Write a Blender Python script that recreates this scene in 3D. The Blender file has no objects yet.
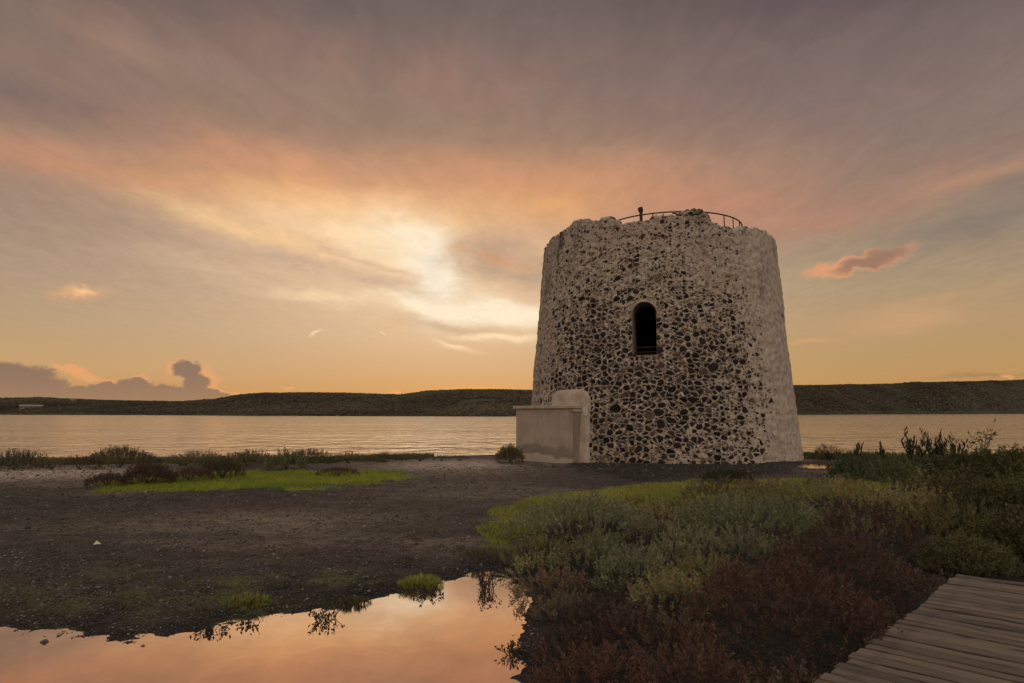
import bpy, math, random
import numpy as np
from mathutils import noise as mn, Vector
R = math.radians
rng = np.random.default_rng(7)
random.seed(7)
SC = bpy.context.scene
COL = SC.collection
# ------------------------------------------------------------------ camera
PITCH = R(5.93); CAMH = 2.0; F = 682.67
cd = bpy.data.cameras.new('camera'); cam = bpy.data.objects.new('camera', cd); COL.objects.link(cam)
cd.lens = 24; cd.sensor_width = 36; cd.clip_end = 20000; cd.clip_start = .05
cam.location = (0, 0, CAMH); cam.rotation_euler = (R(90)+PITCH, 0, 0)
SC.camera = cam
SC.view_settings.view_transform = 'Standard'; SC.view_settings.look = 'None'
SC.view_settings.exposure = 0.0; SC.view_settings.gamma = 1.0
SC.view_settings.use_curve_mapping = False
SC.render.engine = 'CYCLES'
SC.cycles.max_bounces = 6; SC.cycles.transparent_max_bounces = 8

def ray(px, py):
    x = (px-512)/F; y = -(py-341.5)/F
    return np.array((x, math.cos(PITCH)-y*math.sin(PITCH), math.sin(PITCH)+y*math.cos(PITCH)))
def at(px, py, z=.08):
    d = ray(px, py); t = (z-CAMH)/d[2]
    return (d[0]*t, d[1]*t)
def azel(px, py):
    d = ray(px, py)
    return math.degrees(math.atan2(d[0], d[1])), math.degrees(math.atan2(d[2], math.hypot(d[0], d[1])))
def lin(c, a=True):
    v = [((x/255)/12.92 if x/255 <= .04045 else ((x/255+.055)/1.055)**2.4) for x in c]
    return tuple(v)+((1,) if a else ())

# ------------------------------------------------------------------ node helper
class S:
    """socket wrapper with arithmetic"""
    def __init__(s, nt, sock): s.nt = nt; s.k = sock
    def _m(s, op, b=None, c=None, clamp=False):
        n = s.nt.nodes.new('ShaderNodeMath'); n.operation = op; n.use_clamp = clamp
        for i, v in enumerate((s, b, c)):
            if v is None: continue
            if isinstance(v, S): s.nt.links.new(v.k, n.inputs[i])
            else: n.inputs[i].default_value = v
        return S(s.nt, n.outputs[0])
    def __add__(s, b): return s._m('ADD', b)
    def __sub__(s, b): return s._m('SUBTRACT', b)
    def __mul__(s, b): return s._m('MULTIPLY', b)
    def __truediv__(s, b): return s._m('DIVIDE', b)
    def madd(s, b, c): return s._m('MULTIPLY_ADD', b, c)
    def pow(s, b): return s._m('POWER', b)
    def abs(s): return s._m('ABSOLUTE')
    def max(s, b): return s._m('MAXIMUM', b)
    def min(s, b): return s._m('MINIMUM', b)
    def clamp(s): return s._m('ADD', 0.0, clamp=True)
    def step(s, a, b):     # smoothstep a..b
        n = s.nt.nodes.new('ShaderNodeMapRange'); n.interpolation_type = 'SMOOTHSTEP'
        s.nt.links.new(s.k, n.inputs[0]); 
        for i, v in ((1, a), (2, b)):
            if isinstance(v, S): s.nt.links.new(v.k, n.inputs[i])
            else: n.inputs[i].default_value = v
        n.inputs[3].default_value = 0; n.inputs[4].default_value = 1
        return S(s.nt, n.outputs[0])
def node(nt, t, **kw):
    n = nt.nodes.new(t)
    ins = kw.pop('ins', {})
    for k, v in kw.items(): setattr(n, k, v)
    for k, v in ins.items():
        if isinstance(v, S): nt.links.new(v.k, n.inputs[k])
        else: n.inputs[k].default_value = v
    return n
def comb(nt, x, y, z=0.0):
    n = node(nt, 'ShaderNodeCombineXYZ', ins={0: x, 1: y, 2: z}); return S(nt, n.outputs[0])
def sep(nt, v):
    n = node(nt, 'ShaderNodeSeparateXYZ', ins={0: v}); return [S(nt, o) for o in n.outputs]
def noise(nt, v, scale, detail=4, rough=.55, dist=0, out=0):
    n = node(nt, 'ShaderNodeTexNoise', ins={'Vector': v, 'Scale': scale, 'Detail': detail, 'Roughness': rough, 'Distortion': dist})
    return S(nt, n.outputs[out])
def mix(nt, f, a, b, mode='MIX'):
    n = nt.nodes.new('ShaderNodeMix'); n.data_type = 'RGBA'; n.blend_type = mode; n.clamp_factor = True
    for i, v in ((0, f), (6, a), (7, b)):
        if isinstance(v, S): nt.links.new(v.k, n.inputs[i])
        else: n.inputs[i].default_value = v
    return S(nt, n.outputs[2])
def ramp(nt, f, stops):
    n = nt.nodes.new('ShaderNodeValToRGB'); nt.links.new(f.k, n.inputs[0])
    e = n.color_ramp.elements
    while len(e) < len(stops): e.new(.5)
    for q, (p, c) in zip(e, stops): q.position = p; q.color = c
    return S(nt, n.outputs[0])

# ------------------------------------------------------------------ world: sunset sky
SUN_AZ, SUN_EL = azel(470, 372)
W = bpy.data.worlds.new('World'); SC.world = W; W.use_nodes = True
nt = W.node_tree; nt.nodes.clear()
D = S(nt, nt.nodes.new('ShaderNodeTexCoord').outputs['Generated'])
dx, dy, dz = sep(nt, D)
DEG = 57.29578
el = dz._m('ARCSINE')*DEG
az = dx._m('ARCTAN2', dy)*DEG
zc = dz.abs()+.06
plane = comb(nt, dx/zc, dy/zc, 0.0)                       # flat cloud deck seen in perspective
nbig = noise(nt, plane, 1.1, 4, .6, .8)
nstr = noise(nt, comb(nt, (dx/zc)*1.0+(dy/zc)*.35, (dy/zc)*.45, 3.0), 2.4, 5, .62, .5)
nfine = noise(nt, comb(nt, az*.10, el*.34, 0.0), 1.0, 6, .65, .6)
nlump = noise(nt, comb(nt, az*.35, el*.45, 4.0), 1.0, 6, .6)
wx = (noise(nt, comb(nt, az*.13, el*.3, 1.0), 1.0, 4, .6)-.5)
wy = (noise(nt, comb(nt, az*.13, el*.3, 7.0), 1.0, 4, .6)-.5)
azs = az+wx*6.5; els = el+wy*2.7                           # wispy warp
azl = az+wx*1.2+(nlump-.5)*1.8; ell = el+wy*.5+(noise(nt, comb(nt, az*.8, el*.9, 9.0), 1.0, 4, .6)-.5)*1.6   # lumpy warp
VS = comb(nt, azs, els, 1.0); VL = comb(nt, azl, ell, 1.0); VR = comb(nt, az, el, 1.0)
def E(y): return azel(512, y)[1]
def stops(lst):
    return [((E(y)+10)/60, lin(c)) for y, c in sorted(lst, key=lambda q: E(q[0]))]
tt = (el+10.0)/60.0
cL = ramp(nt, tt, stops([(450, (176, 126, 74)), (396, (202, 152, 96)), (372, (200, 160, 112)), (335, (184, 156, 120)), (295, (172, 147, 124)), (250, (158, 134, 117)), (205, (158, 130, 113)), (150, (148, 121, 106)), (95, (130, 110, 101)), (40, (102, 89, 88)), (-60, (78, 70, 75)), (-400, (66, 62, 70))]))
cM = ramp(nt, tt, stops([(450, (184, 128, 76)), (396, (210, 157, 98)), (372, (214, 170, 122)), (340, (222, 184, 144)), (300, (226, 190, 152)), (250, (224, 182, 144)), (200, (204, 156, 122)), (150, (166, 133, 111)), (95, (138, 116, 104)), (40, (120, 104, 99)), (-60, (98, 86, 88)), (-400, (66, 62, 70))]))
cR = ramp(nt, tt, stops([(450, (170, 120, 74)), (392, (196, 148, 90)), (368, (188, 150, 100)), (335, (182, 150, 110)), (295, (168, 146, 116)), (255, (152, 134, 114)), (215, (138, 121, 110)), (150, (140, 119, 108)), (95, (122, 105, 102)), (40, (90, 80, 84)), (-60, (58, 55, 62)), (-400, (60, 58, 66))]))
g = ((az+5.0)/21.0); gauss = (g*g*-1.0)._m('EXPONENT')
base = mix(nt, az.step(-14.0, 20.0), cL, cR)
base = mix(nt, gauss, base, cM)
def blob(col, c, a, px, py, rx, ry, rot=0, soft=1.0, tex=None, tk=0.0, lumpy=False, sharp=None, A=None, EL=None):
    a0, e0 = azel(px, py)
    sx = abs(azel(px+5, py)[0]-azel(px-5, py)[0])/10; sy = abs(azel(px, py-5)[1]-azel(px, py+5)[1])/10
    src = VR if A is not None else (VL if lumpy else VS)
    ca, sa = math.cos(R(rot)), math.sin(R(rot)); kx, ky = rx*sx, ry*sy
    def dot(k): return S(nt, node(nt, 'ShaderNodeVectorMath', operation='DOT_PRODUCT', ins={0: src, 1: k}).outputs['Value'])
    U = dot((ca/kx, sa/kx, -(a0*ca+e0*sa)/kx)); V_ = dot((-sa/ky, ca/ky, (a0*sa-e0*ca)/ky))
    q = U.madd(U, V_*V_)
    if sharp is not None:
        if tex is not None: q = q+tex.madd(tk, -tk/2)
        m = q.step(1+sharp, max(0.0, 1-sharp))
        if a != 1.0: m = m*a
    else:
        n_ = nt.nodes.new('ShaderNodeMath'); n_.operation = 'POWER'; n_.inputs[0].default_value = math.exp(-1); nt.links.new(q.k, n_.inputs[1]); m = S(nt, n_.outputs[0])
        m = m*(tex.madd(tk*a, a*(1-tk/2)) if tex is not None else a)
    if col is None: return m
    return mix(nt, m, col, lin(c))
C = base
# upper thin veil
C = blob(C, (142, 116, 106), .35, 640, 60, 260, 60, 0, tex=nbig, tk=3)
C = blob(C, (160, 128, 108), .6, 120, 45, 110, 12, -14, tex=nstr, tk=4)
C = blob(C, (158, 126, 112), .6, 250, 90, 220, 26, -12, tex=nstr, tk=5)
C = blob(C, (108, 98, 100), .65, 60, 105, 120, 26, -4, tex=nbig, tk=2)
C = blob(C, (160, 124, 108), .5, 420, 90, 260, 40, -8, tex=nstr, tk=5)
C = blob(C, (148, 126, 108), .5, 330, 110, 240, 34, -4, tex=nbig, tk=4)
C = blob(C, (128, 110, 108), .5, 800, 100, 200, 50, 0, tex=nbig, tk=4)
# orange arc
C = blob(C, (200, 144, 112), .55, 70, 166, 150, 17, -4, tex=nstr, tk=3.2)
C = blob(C, (196, 140, 108), .6, 170, 190, 160, 14, -6, tex=nfine, tk=3)
C = blob(C, (214, 152, 114), .75, 330, 178, 170, 26, -4, tex=nfine, tk=2.2)
C = blob(C, (208, 150, 112), .75, 520, 182, 190, 32, 0, tex=nfine, tk=1.6)
C = blob(C, (198, 138, 108), .7, 700, 200, 110, 30, -6, tex=nfine, tk=1.6)
C = blob(C, (190, 137, 111), .6, 800, 222, 70, 20, -4, tex=nfine, tk=1.6)
C = blob(C, (172, 130, 110), .6, 890, 195, 120, 20, 10, tex=nstr, tk=2.4)
C = blob(C, (182, 140, 112), .65, 980, 176, 90, 10, 12, tex=nstr, tk=2.4)
C = blob(C, (128, 114, 108), .5, 980, 222, 100, 20, 12, tex=nfine, tk=2)
C = blob(C, (240, 178, 112), .8, 340, 208, 120, 20, -4, tex=nfine, tk=2)
C = blob(C, (238, 176, 112), .7, 520, 208, 80, 18, 4, tex=nfine, tk=2)
# bright heart
C = blob(C, (252, 218, 176), .6, 405, 262, 125, 52, -6, A=az, EL=el)
C = blob(C, (250, 205, 150), .85, 250, 232, 100, 13, -12, tex=nfine, tk=2.2)
C = blob(C, (250, 200, 144), .8, 380, 222, 110, 22, -4, tex=nstr, tk=2.4)
C = blob(C, (255, 220, 174), 1.0, 350, 236, 84, 16, -10, tex=nfine, tk=2.6)
C = blob(C, (255, 234, 200), 1.15, 418, 244, 52, 22, -16, tex=nfine, tk=2.2)
C = blob(C, (255, 240, 214), 1.35, 436, 276, 19, 36, 0, tex=nfine, tk=.8)
C = blob(C, (255, 238, 208), 1.25, 452, 308, 62, 10, -8, tex=nfine, tk=2.6)
C = blob(C, (255, 236, 204), 1.25, 508, 313, 56, 11, -8, tex=nfine, tk=2.4)
C = blob(C, (214, 176, 144), .7, 350, 256, 60, 4, -14, tex=nfine, tk=3)
C = blob(C, (204, 172, 146), .85, 300, 262, 110, 8, -10, tex=nfine, tk=3)
C = blob(C, (194, 160, 132), .9, 490, 250, 34, 26, 10, tex=nfine, tk=1.6)
C = blob(C, (186, 156, 130), .8, 530, 272, 60, 16, -8, tex=nfine, tk=1.6)
C = blob(C, (214, 150, 106), .6, 500, 258, 34, 4, -12, tex=nfine, tk=1)
C = blob(C, (210, 178, 148), .7, 372, 285, 50, 5, -8, tex=nfine, tk=3)
C = blob(C, (246, 212, 170), .85, 345, 300, 62, 5, -6, tex=nfine, tk=4)
C = blob(C, (214, 182, 150), .6, 210, 268, 70, 10, -10, tex=nfine, tk=3)
C = blob(C, (196, 166, 140), .7, 470, 330, 60, 6, -10, tex=nfine, tk=3)
C = blob(C, (255, 222, 178), .95, 508, 338, 46, 4.5, -6, tex=nfine, tk=4)
C = blob(C, (255, 222, 178), .9, 462, 346, 22, 2.6, -10, tex=nlump, tk=3)
C = blob(C, (255, 220, 180), .8, 318, 333, 4, 1.4, 15, lumpy=True, tex=nlump, tk=3)
C = blob(C, (255, 220, 180), .8, 380, 333, 4, 1.0, 0, lumpy=True, tex=nlump, tk=3)
C = blob(C, (250, 168, 70), .75, 478, 392, 40, 5, 0, A=az, EL=el)
ripn = noise(nt, comb(nt, (dx/zc)*3.2, (dy/zc)*1.5, 5.0), 3.2, 5, .62, .7)
kk = (ripn.step(.25, .75)-.5).madd(el.step(3, 12)*.12, 1.0)
C = mix(nt, 1.0, C, comb(nt, kk, kk, kk), 'MULTIPLY')
# small isolated clouds
C = blob(C, (226, 170, 126), .7, 76, 293, 26, 6, 4, lumpy=True, tex=nlump, tk=2)
C = blob(C, (255, 198, 140), .9, 83, 290, 12, 3.5, 4, lumpy=True, tex=nlump, tk=1)
C = blob(C, (204, 160, 118), .7, 905, 322, 60, 12, 6, tex=nfine, tk=3)
C = blob(C, (214, 166, 114), .8, 808, 343, 22, 2.5, 0, tex=nfine, tk=2)
C = blob(C, (200, 158, 116), .5, 940, 300, 80, 6, 10, tex=nfine, tk=3)
C = blob(C, (168, 126, 92), .7, 985, 376, 60, 2.2, 2, tex=nfine, tk=2)
C = blob(C, (226, 160, 116), .9, 852, 266, 46, 8.5, 6, lumpy=True, sharp=.7, tex=nlump, tk=2.6)
C = blob(C, (190, 142, 114), .8, 893, 257, 26, 5.5, 22, lumpy=True, sharp=.8, tex=nlump, tk=2.4)
C = blob(C, (152, 117, 98), .9, 868, 262, 34, 6, 10, lumpy=True, sharp=.9, tex=nlump, tk=2.4)
# cumulus bank low on the left: pink rims first, grey bodies over them
rims = [(86, 375, 17, 6, -28), (66, 368, 16, 4, -8), (142, 381, 9, 6, -35), (205, 378, 10, 13, 35), (180, 368, 12, 7, 0), (222, 393, 12, 4, -20), (108, 384, 10, 4, 0), (290, 388, 7, 1.8, 0), (243, 393, 11, 1.6, 14), (394, 392, 8, 1.8, 0), (1008, 377, 7, 3, 0)]
for q in rims:
    C = blob(C, (236, 166, 112), .78, *q, lumpy=True, sharp=.8, tex=nlump, tk=2.0)
bodies = [(28, 386, 52, 19, -16), (6, 378, 40, 14, -6), (60, 398, 130, 11, 0), (103, 391, 19, 9, 0), (134, 387, 20, 10, 0), (165, 393, 26, 9, 0), (187, 371, 14, 8.5, 0), (196, 384, 14, 13, -35), (210, 397, 28, 7, -8), (160, 403, 70, 9, 0)]
m = None
for q in bodies:
    b = blob(None, None, 1.0, *q, lumpy=True, sharp=.38, tex=nlump, tk=1.3)
    m = b if m is None else m.max(b)
m = m.clamp()
C = mix(nt, m*.96, C, ramp(nt, tt, stops([(404, (164, 128, 98)), (385, (146, 118, 98)), (362, (136, 112, 98))])))
# sky behind the camera, made brighter than dusk as unseen fill for the tower front
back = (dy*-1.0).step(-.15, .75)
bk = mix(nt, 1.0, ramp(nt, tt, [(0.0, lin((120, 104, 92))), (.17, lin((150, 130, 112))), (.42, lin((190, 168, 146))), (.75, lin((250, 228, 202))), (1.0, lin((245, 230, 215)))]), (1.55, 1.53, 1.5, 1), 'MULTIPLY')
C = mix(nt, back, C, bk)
C = mix(nt, el.step(38, 62)*.95, C, (1.15, 1.07, 1.0, 1))  # overhead sky out of view, brightened as added top light for the scrub
sky = node(nt, 'ShaderNodeTexSky', sky_type='NISHITA', sun_disc=False, sun_elevation=R(max(SUN_EL, 2.5)), sun_rotation=R(SUN_AZ))
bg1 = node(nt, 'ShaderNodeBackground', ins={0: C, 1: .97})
bg2 = node(nt, 'ShaderNodeBackground', ins={0: S(nt, sky.outputs[0]), 1: .0015})
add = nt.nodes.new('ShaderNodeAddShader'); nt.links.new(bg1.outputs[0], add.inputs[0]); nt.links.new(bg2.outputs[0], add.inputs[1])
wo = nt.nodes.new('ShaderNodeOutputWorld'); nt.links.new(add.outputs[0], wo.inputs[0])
W.cycles.sampling_method = 'MANUAL'; W.cycles.sample_map_resolution = 512
# the sun sits behind the cloud just over the ridge
sl = bpy.data.lights.new('sun', 'SUN'); sl.energy = .02; sl.angle = R(60); sl.color = (1, .66, .40)
so = bpy.data.objects.new('sun', sl); COL.objects.link(so)
sd = Vector((math.sin(R(SUN_AZ))*math.cos(R(12)), math.cos(R(SUN_AZ))*math.cos(R(12)), math.sin(R(12))))
so.rotation_euler = sd.to_track_quat('Z', 'Y').to_euler(); so.location = (0, 0, 30)

# ------------------------------------------------------------------ object helpers
def tag(o, label=None, cat=None, group=None, kind=None):
    if label: o['label'] = label
    if cat: o['category'] = cat
    if group: o['group'] = group
    if kind: o['kind'] = kind
    return o
def link(name, me, mat=None, parent=None):
    o = bpy.data.objects.new(name, me); COL.objects.link(o)
    if mat is not None and me is not None and not me.materials: me.materials.append(mat)
    if parent is not None: o.parent = parent
    return o
def empty(name, loc, rz=0):
    o = bpy.data.objects.new(name, None); COL.objects.link(o); o.location = loc; o.rotation_euler = (0, 0, rz); o.empty_display_size = .3
    return o
def mesh(name, V, Fc, smooth=False, col=None):
    """V (n,3); Fc (m,k) array of one polygon size or list of tuples; col (n,3) vertex colour"""
    me = bpy.data.meshes.new(name)
    V = np.asarray(V, dtype=np.float32)
    if isinstance(Fc, np.ndarray):
        m, k = Fc.shape
        me.vertices.add(len(V)); me.vertices.foreach_set('co', V.ravel())
        me.loops.add(m*k); me.loops.foreach_set('vertex_index', Fc.astype(np.int32).ravel())
        me.polygons.add(m); me.polygons.foreach_set('loop_start', np.arange(0, m*k, k, dtype=np.int32))
        me.update(calc_edges=True)
    else:
        me.from_pydata([tuple(map(float, v)) for v in V], [], [tuple(int(i) for i in f) for f in Fc]); me.update()
    if smooth: me.polygons.foreach_set('use_smooth', np.ones(len(me.polygons), dtype=bool))
    if col is not None:
        a = me.color_attributes.new('tint', 'FLOAT_COLOR', 'POINT')
        c = np.ones((len(V), 4), dtype=np.float32); c[:, :3] = col
        a.data.foreach_set('color', c.ravel())
    return me
class MB:
    def __init__(s): s.v = []; s.f = []
    def add(s, V, Fs):
        o = len(s.v); s.v += [tuple(v) for v in V]; s.f += [tuple(i+o for i in f) for f in Fs]; return s
    def box(s, c, size, rz=0, jit=0, bev=0):
        x, y, z = [q/2 for q in size]; V = []
        if bev:
            b = bev
            # chamfered box: 24 verts through three inset shells
            for sx in (-1, 1):
                for sy in (-1, 1):
                    for sz in (-1, 1):
                        V += [(sx*x, sy*(y-b), sz*(z-b)), (sx*(x-b), sy*y, sz*(z-b)), (sx*(x-b), sy*(y-b), sz*z)]
            def i(sx, sy, sz, k): return ((sx > 0)*4+(sy > 0)*2+(sz > 0))*3+k
            Fs = []
            for q in (-1, 1):
                Fs.append([i(q, -1, -1, 0), i(q, 1, -1, 0), i(q, 1, 1, 0), i(q, -1, 1, 0)])
                Fs.append([i(-1, q, -1, 1), i(1, q, -1, 1), i(1, q, 1, 1), i(-1, q, 1, 1)])
                Fs.append([i(-1, -1, q, 2), i(1, -1, q, 2), i(1, 1, q, 2), i(-1, 1, q, 2)])
            for a in (-1, 1):
                for b2 in (-1, 1):
                    Fs.append([i(a, b2, -1, 0), i(a, b2, 1, 0), i(a, b2, 1, 1), i(a, b2, -1, 1)])
                    Fs.append([i(a, -1, b2, 0), i(a, 1, b2, 0), i(a, 1, b2, 2), i(a, -1, b2, 2)])
                    Fs.append([i(-1, a, b2, 1), i(1, a, b2, 1), i(1, a, b2, 2), i(-1, a, b2, 2)])
            for sx in (-1, 1):
                for sy in (-1, 1):
                    for sz in (-1, 1): Fs.append([i(sx, sy, sz, 0), i(sx, sy, sz, 1), i(sx, sy, sz, 2)])
        else:
            V = [(sx*x, sy*y, sz*z) for sx in (-1, 1) for sy in (-1, 1) for sz in (-1, 1)]
            Fs = [(0, 1, 3, 2), (4, 6, 7, 5), (0, 4, 5, 1), (2, 3, 7, 6), (0, 2, 6, 4), (1, 5, 7, 3)]
        ca, sa = math.cos(rz), math.sin(rz)
        V = [(c[0]+a*ca-b*sa+random.uniform(-jit, jit), c[1]+a*sa+b*ca+random.uniform(-jit, jit), c[2]+d+random.uniform(-jit, jit)) for a, b, d in V]
        return s.add(V, Fs)
    def tube(s, pts, r, n=7):
        pts = [Vector(p) for p in pts]; rs = r if isinstance(r, (list, tuple)) else [r]*len(pts)
        V = []; Fs = []
        for i, p in enumerate(pts):
            d = (pts[min(i+1, len(pts)-1)]-pts[max(i-1, 0)]).normalized()
            u = d.cross(Vector((0, 0, 1))); u = u if u.length > .05 else d.cross(Vector((1, 0, 0))); u.normalize(); w = d.cross(u)
            for k in range(n):
                t = 2*math.pi*k/n; V.append(p+(u*math.cos(t)+w*math.sin(t))*rs[i])
        for i in range(len(pts)-1):
            for k in range(n): Fs.append((i*n+k, i*n+(k+1) % n, (i+1)*n+(k+1) % n, (i+1)*n+k))
        Fs.append(tuple(range(n))[::-1]); Fs.append(tuple(range((len(pts)-1)*n, len(pts)*n)))
        return s.add(V, Fs)
    def build(s, name, mat, parent=None, smooth=False):
        me = mesh(name, s.v, s.f, smooth); 
        import bmesh
        bm = bmesh.new(); bm.from_mesh(me); bmesh.ops.recalc_face_normals(bm, faces=bm.faces); bm.to_mesh(me); bm.free()
        return link(name, me, mat, parent)

def material(name):
    m = bpy.data.materials.new(name); m.use_nodes = True; t = m.node_tree; t.nodes.clear()
    out = t.nodes.new('ShaderNodeOutputMaterial')
    return m, t, out
def principled(t, out, col, rough=.8, bump=None, bstr=.5, bdist=.02, spec=.3, metallic=0.0):
    p = node(t, 'ShaderNodeBsdfPrincipled', ins={'Base Color': col, 'Roughness': rough, 'Metallic': metallic})
    p.inputs['Specular IOR Level'].default_value = spec
    if bump is not None:
        b = node(t, 'ShaderNodeBump', ins={'Height': bump, 'Strength': bstr, 'Distance': bdist})
        t.links.new(b.outputs[0], p.inputs['Normal'])
    t.links.new(p.outputs[0], out.inputs[0])
    return p
def objco(t): return S(t, t.nodes.new('ShaderNodeTexCoord').outputs['Object'])
def simple(name, c1, c2, scale=6, rough=.8, bstr=.4, bdist=.01, metallic=0, stretch=(1, 1, 1)):
    m, t, o = material(name)
    mp = node(t, 'ShaderNodeMapping', ins={0: objco(t), 3: stretch}); v = S(t, mp.outputs[0])
    n = noise(t, v, scale, 8, .65)
    principled(t, o, mix(t, n.step(.35, .65), c1+(1,), c2+(1,)), rough, noise(t, v, scale*4, 6, .6), bstr, bdist, metallic=metallic)
    return m
def foliage(name, transl=.25, rough=.75):
    m, t, o = material(name)
    c = S(t, node(t, 'ShaderNodeAttribute', attribute_name='tint').outputs['Color'])
    p = node(t, 'ShaderNodeBsdfPrincipled', ins={'Base Color': c, 'Roughness': rough}); p.inputs['Specular IOR Level'].default_value = .2
    tr = node(t, 'ShaderNodeBsdfTranslucent', ins={0: c})
    mx = node(t, 'ShaderNodeMixShader', ins={0: transl}); t.links.new(p.outputs[0], mx.inputs[1]); t.links.new(tr.outputs[0], mx.inputs[2])
    t.links.new(mx.outputs[0], o.inputs[0])
    return m
MF = foliage('foliage', .06)
MHILL = foliage('woodland_leaf', 0.0)

# ------------------------------------------------------------------ terrain height
def sd_poly(P, X, Y):
    """signed distance (negative inside) from points to polygon"""
    P = np.array(P); d = np.full(X.shape, 1e9); inside = np.zeros(X.shape, bool)
    for i in range(len(P)):
        a = P[i]; b = P[(i+1) % len(P)]; e = b-a
        wx_, wy_ = X-a[0], Y-a[1]
        t = np.clip((wx_*e[0]+wy_*e[1])/(e @ e+1e-12), 0, 1)
        d = np.minimum(d, np.hypot(wx_-t*e[0], wy_-t*e[1]))
        c = ((a[1] > Y) != (b[1] > Y)) & (X < (b[0]-a[0])*(Y-a[1])/(b[1]-a[1]+1e-12)+a[0])
        inside ^= c
    return np.where(inside, -d, d)
def vnoise(X, Y, s, seed=0):
    """value noise, vectorised"""
    x = X*s+seed*17.3; y = Y*s+seed*9.1
    xi = np.floor(x).astype(np.int64); yi = np.floor(y).astype(np.int64); fx = x-xi; fy = y-yi
    fx = fx*fx*(3-2*fx); fy = fy*fy*(3-2*fy)
    def h(a, b):
        n = (a*374761393+b*668265263+seed*1442695) & 0xffffffff
        n = ((n ^ (n >> 13))*1274126177) & 0xffffffff
        return ((n ^ (n >> 16)) & 0xffff)/65535.0
    return (h(xi, yi)*(1-fx)+h(xi+1, yi)*fx)*(1-fy)+(h(xi, yi+1)*(1-fx)+h(xi+1, yi+1)*fx)*fy-.5
def fbm(X, Y, s, o=4, seed=0):
    r = 0; a = 1
    for i in range(o): r = r+a*vnoise(X, Y, s*2**i, seed+i); a *= .5
    return r
def sm(a, b, x): t = np.clip((x-a)/(b-a), 0, 1); return t*t*(3-2*t)
G = lambda pts, z=.08: [at(x, y, z) for x, y in pts]
PUDDLE = G([(-260, 600), (-60, 618), (0, 626), (30, 631), (62, 635), (130, 637), (200, 633), (235, 620), (300, 613), (340, 607), (380, 598), (425, 591), (448, 578), (486, 570), (512, 578), (524, 595), (526, 620), (520, 640), (526, 665), (524, 683)], 0)+[(.12, 4.2), (-.4, 2.6), (-7, 2.6)]
SPUD = G([(800, 466), (815, 464.5), (832, 465), (845, 467), (834, 470), (806, 469)], .06)
GREEN1 = G([(98, 486), (150, 478), (240, 473), (330, 472), (400, 474), (410, 479), (380, 484), (300, 489), (200, 493), (130, 492)])
GREEN2 = G([(492, 530), (500, 512), (530, 500), (580, 493), (640, 486), (720, 483), (800, 480), (900, 482), (880, 500), (700, 505), (560, 512), (520, 545), (498, 548)])
VEG = G([(546, 640), (526, 600), (508, 568), (494, 556), (498, 548), (525, 536), (570, 520), (650, 507), (740, 500), (830, 492), (1040, 474)])+[(26, 18), (14, 10), (5.4, 7.9), (4.5, 7.6), (3.4, 5.9), (1.1, 3.55), (.6, 3.0), (.25, 3.9)]
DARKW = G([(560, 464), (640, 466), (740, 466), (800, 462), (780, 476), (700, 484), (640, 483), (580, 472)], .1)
TC = (6.395, 29.92); TR0, TR1, TH = 5.79, 5.0, 9.2
SHX = np.array([-400, -60, -21, -16, -8, -3.3, 0, 12, 16, 22, 60, 400])
SHY = np.array([60, 33, 28.2, 28.6, 29.4, 31.6, 34, 38, 33, 29.3, 29, 60])
def ground_h(X, Y):
    X = np.asarray(X, float); Y = np.asarray(Y, float)
    h = .09+.035*fbm(X, Y, .35, 4, 1)+.03*sm(10, 24, Y)
    h = h+.022*fbm(X, Y, 3.1, 3, 5)
    sp = sd_poly(PUDDLE, X, Y)+.16*fbm(X, Y, 1.6, 4, 2)+.12*fbm(X, Y, 6, 3, 12)
    h = np.minimum(h, np.clip(sp*.13+.022*fbm(X, Y, 7, 3, 3), -.12, 9)) if False else np.where(sp < 1.2, h*sm(0, 1.2, sp)+(np.clip(sp*.11, -.12, .03)+.020*fbm(X, Y, 9, 3, 3))*(1-sm(0, 1.2, sp)), h)
    s2 = sd_poly(SPUD, X, Y)+.25*fbm(X, Y, .9, 3, 4)
    h = np.where(s2 < .8, h*sm(0, .8, s2)+np.clip(s2*.12+.06, 0, .2)*(1-sm(0, .8, s2)), h)
    # soil banked up under the scrub
    sv = -sd_poly(VEG, X, Y)
    h = h+.10*sm(0, 1.2, sv)*(1+fbm(X, Y, .8, 2, 8))
    dk = -sd_poly(DARKW, X, Y); h = h+.10*sm(-.3, .6, dk)
    sh = np.interp(X, SHX, SHY)+.5*fbm(X, Y, .3, 3, 6)-Y
    h = np.where(sh < 3, h*sm(-.2, 2.2, sh)-.3*(1-sm(-1.5, 2.2, sh)), h)
    h = h-1.2*sm(0, -25, sh)
    return h
def gh(x, y): return float(ground_h(np.array([x]), np.array([y]))[0])

def axis(segs):
    out = [segs[0][0]]
    for a, b, st in segs:
        n = max(1, int(round((b-a)/st))); out += list(np.linspace(a, b, n+1)[1:])
    return np.array(out)
xs = axis([(-6000, -400, 700), (-400, -40, 24), (-40, -16, 1.0), (-16, -7, .22), (-7, 7, .055), (7, 16, .22), (16, 40, 1.0), (40, 400, 24), (400, 6000, 700)])
ys = axis([(-6000, -60, 700), (-60, 2, 3), (2, 4, .25), (4, 11, .055), (11, 18, .12), (18, 32, .22), (32, 60, 1.5), (60, 400, 20)])
X, Y = np.meshgrid(xs, ys); H = ground_h(X, Y)
nx, ny = len(xs), len(ys)
idx = np.arange(nx*ny).reshape(ny, nx)
Q = np.stack([idx[:-1, :-1], idx[:-1, 1:], idx[1:, 1:], idx[1:, :-1]], -1).reshape(-1, 4)
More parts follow.
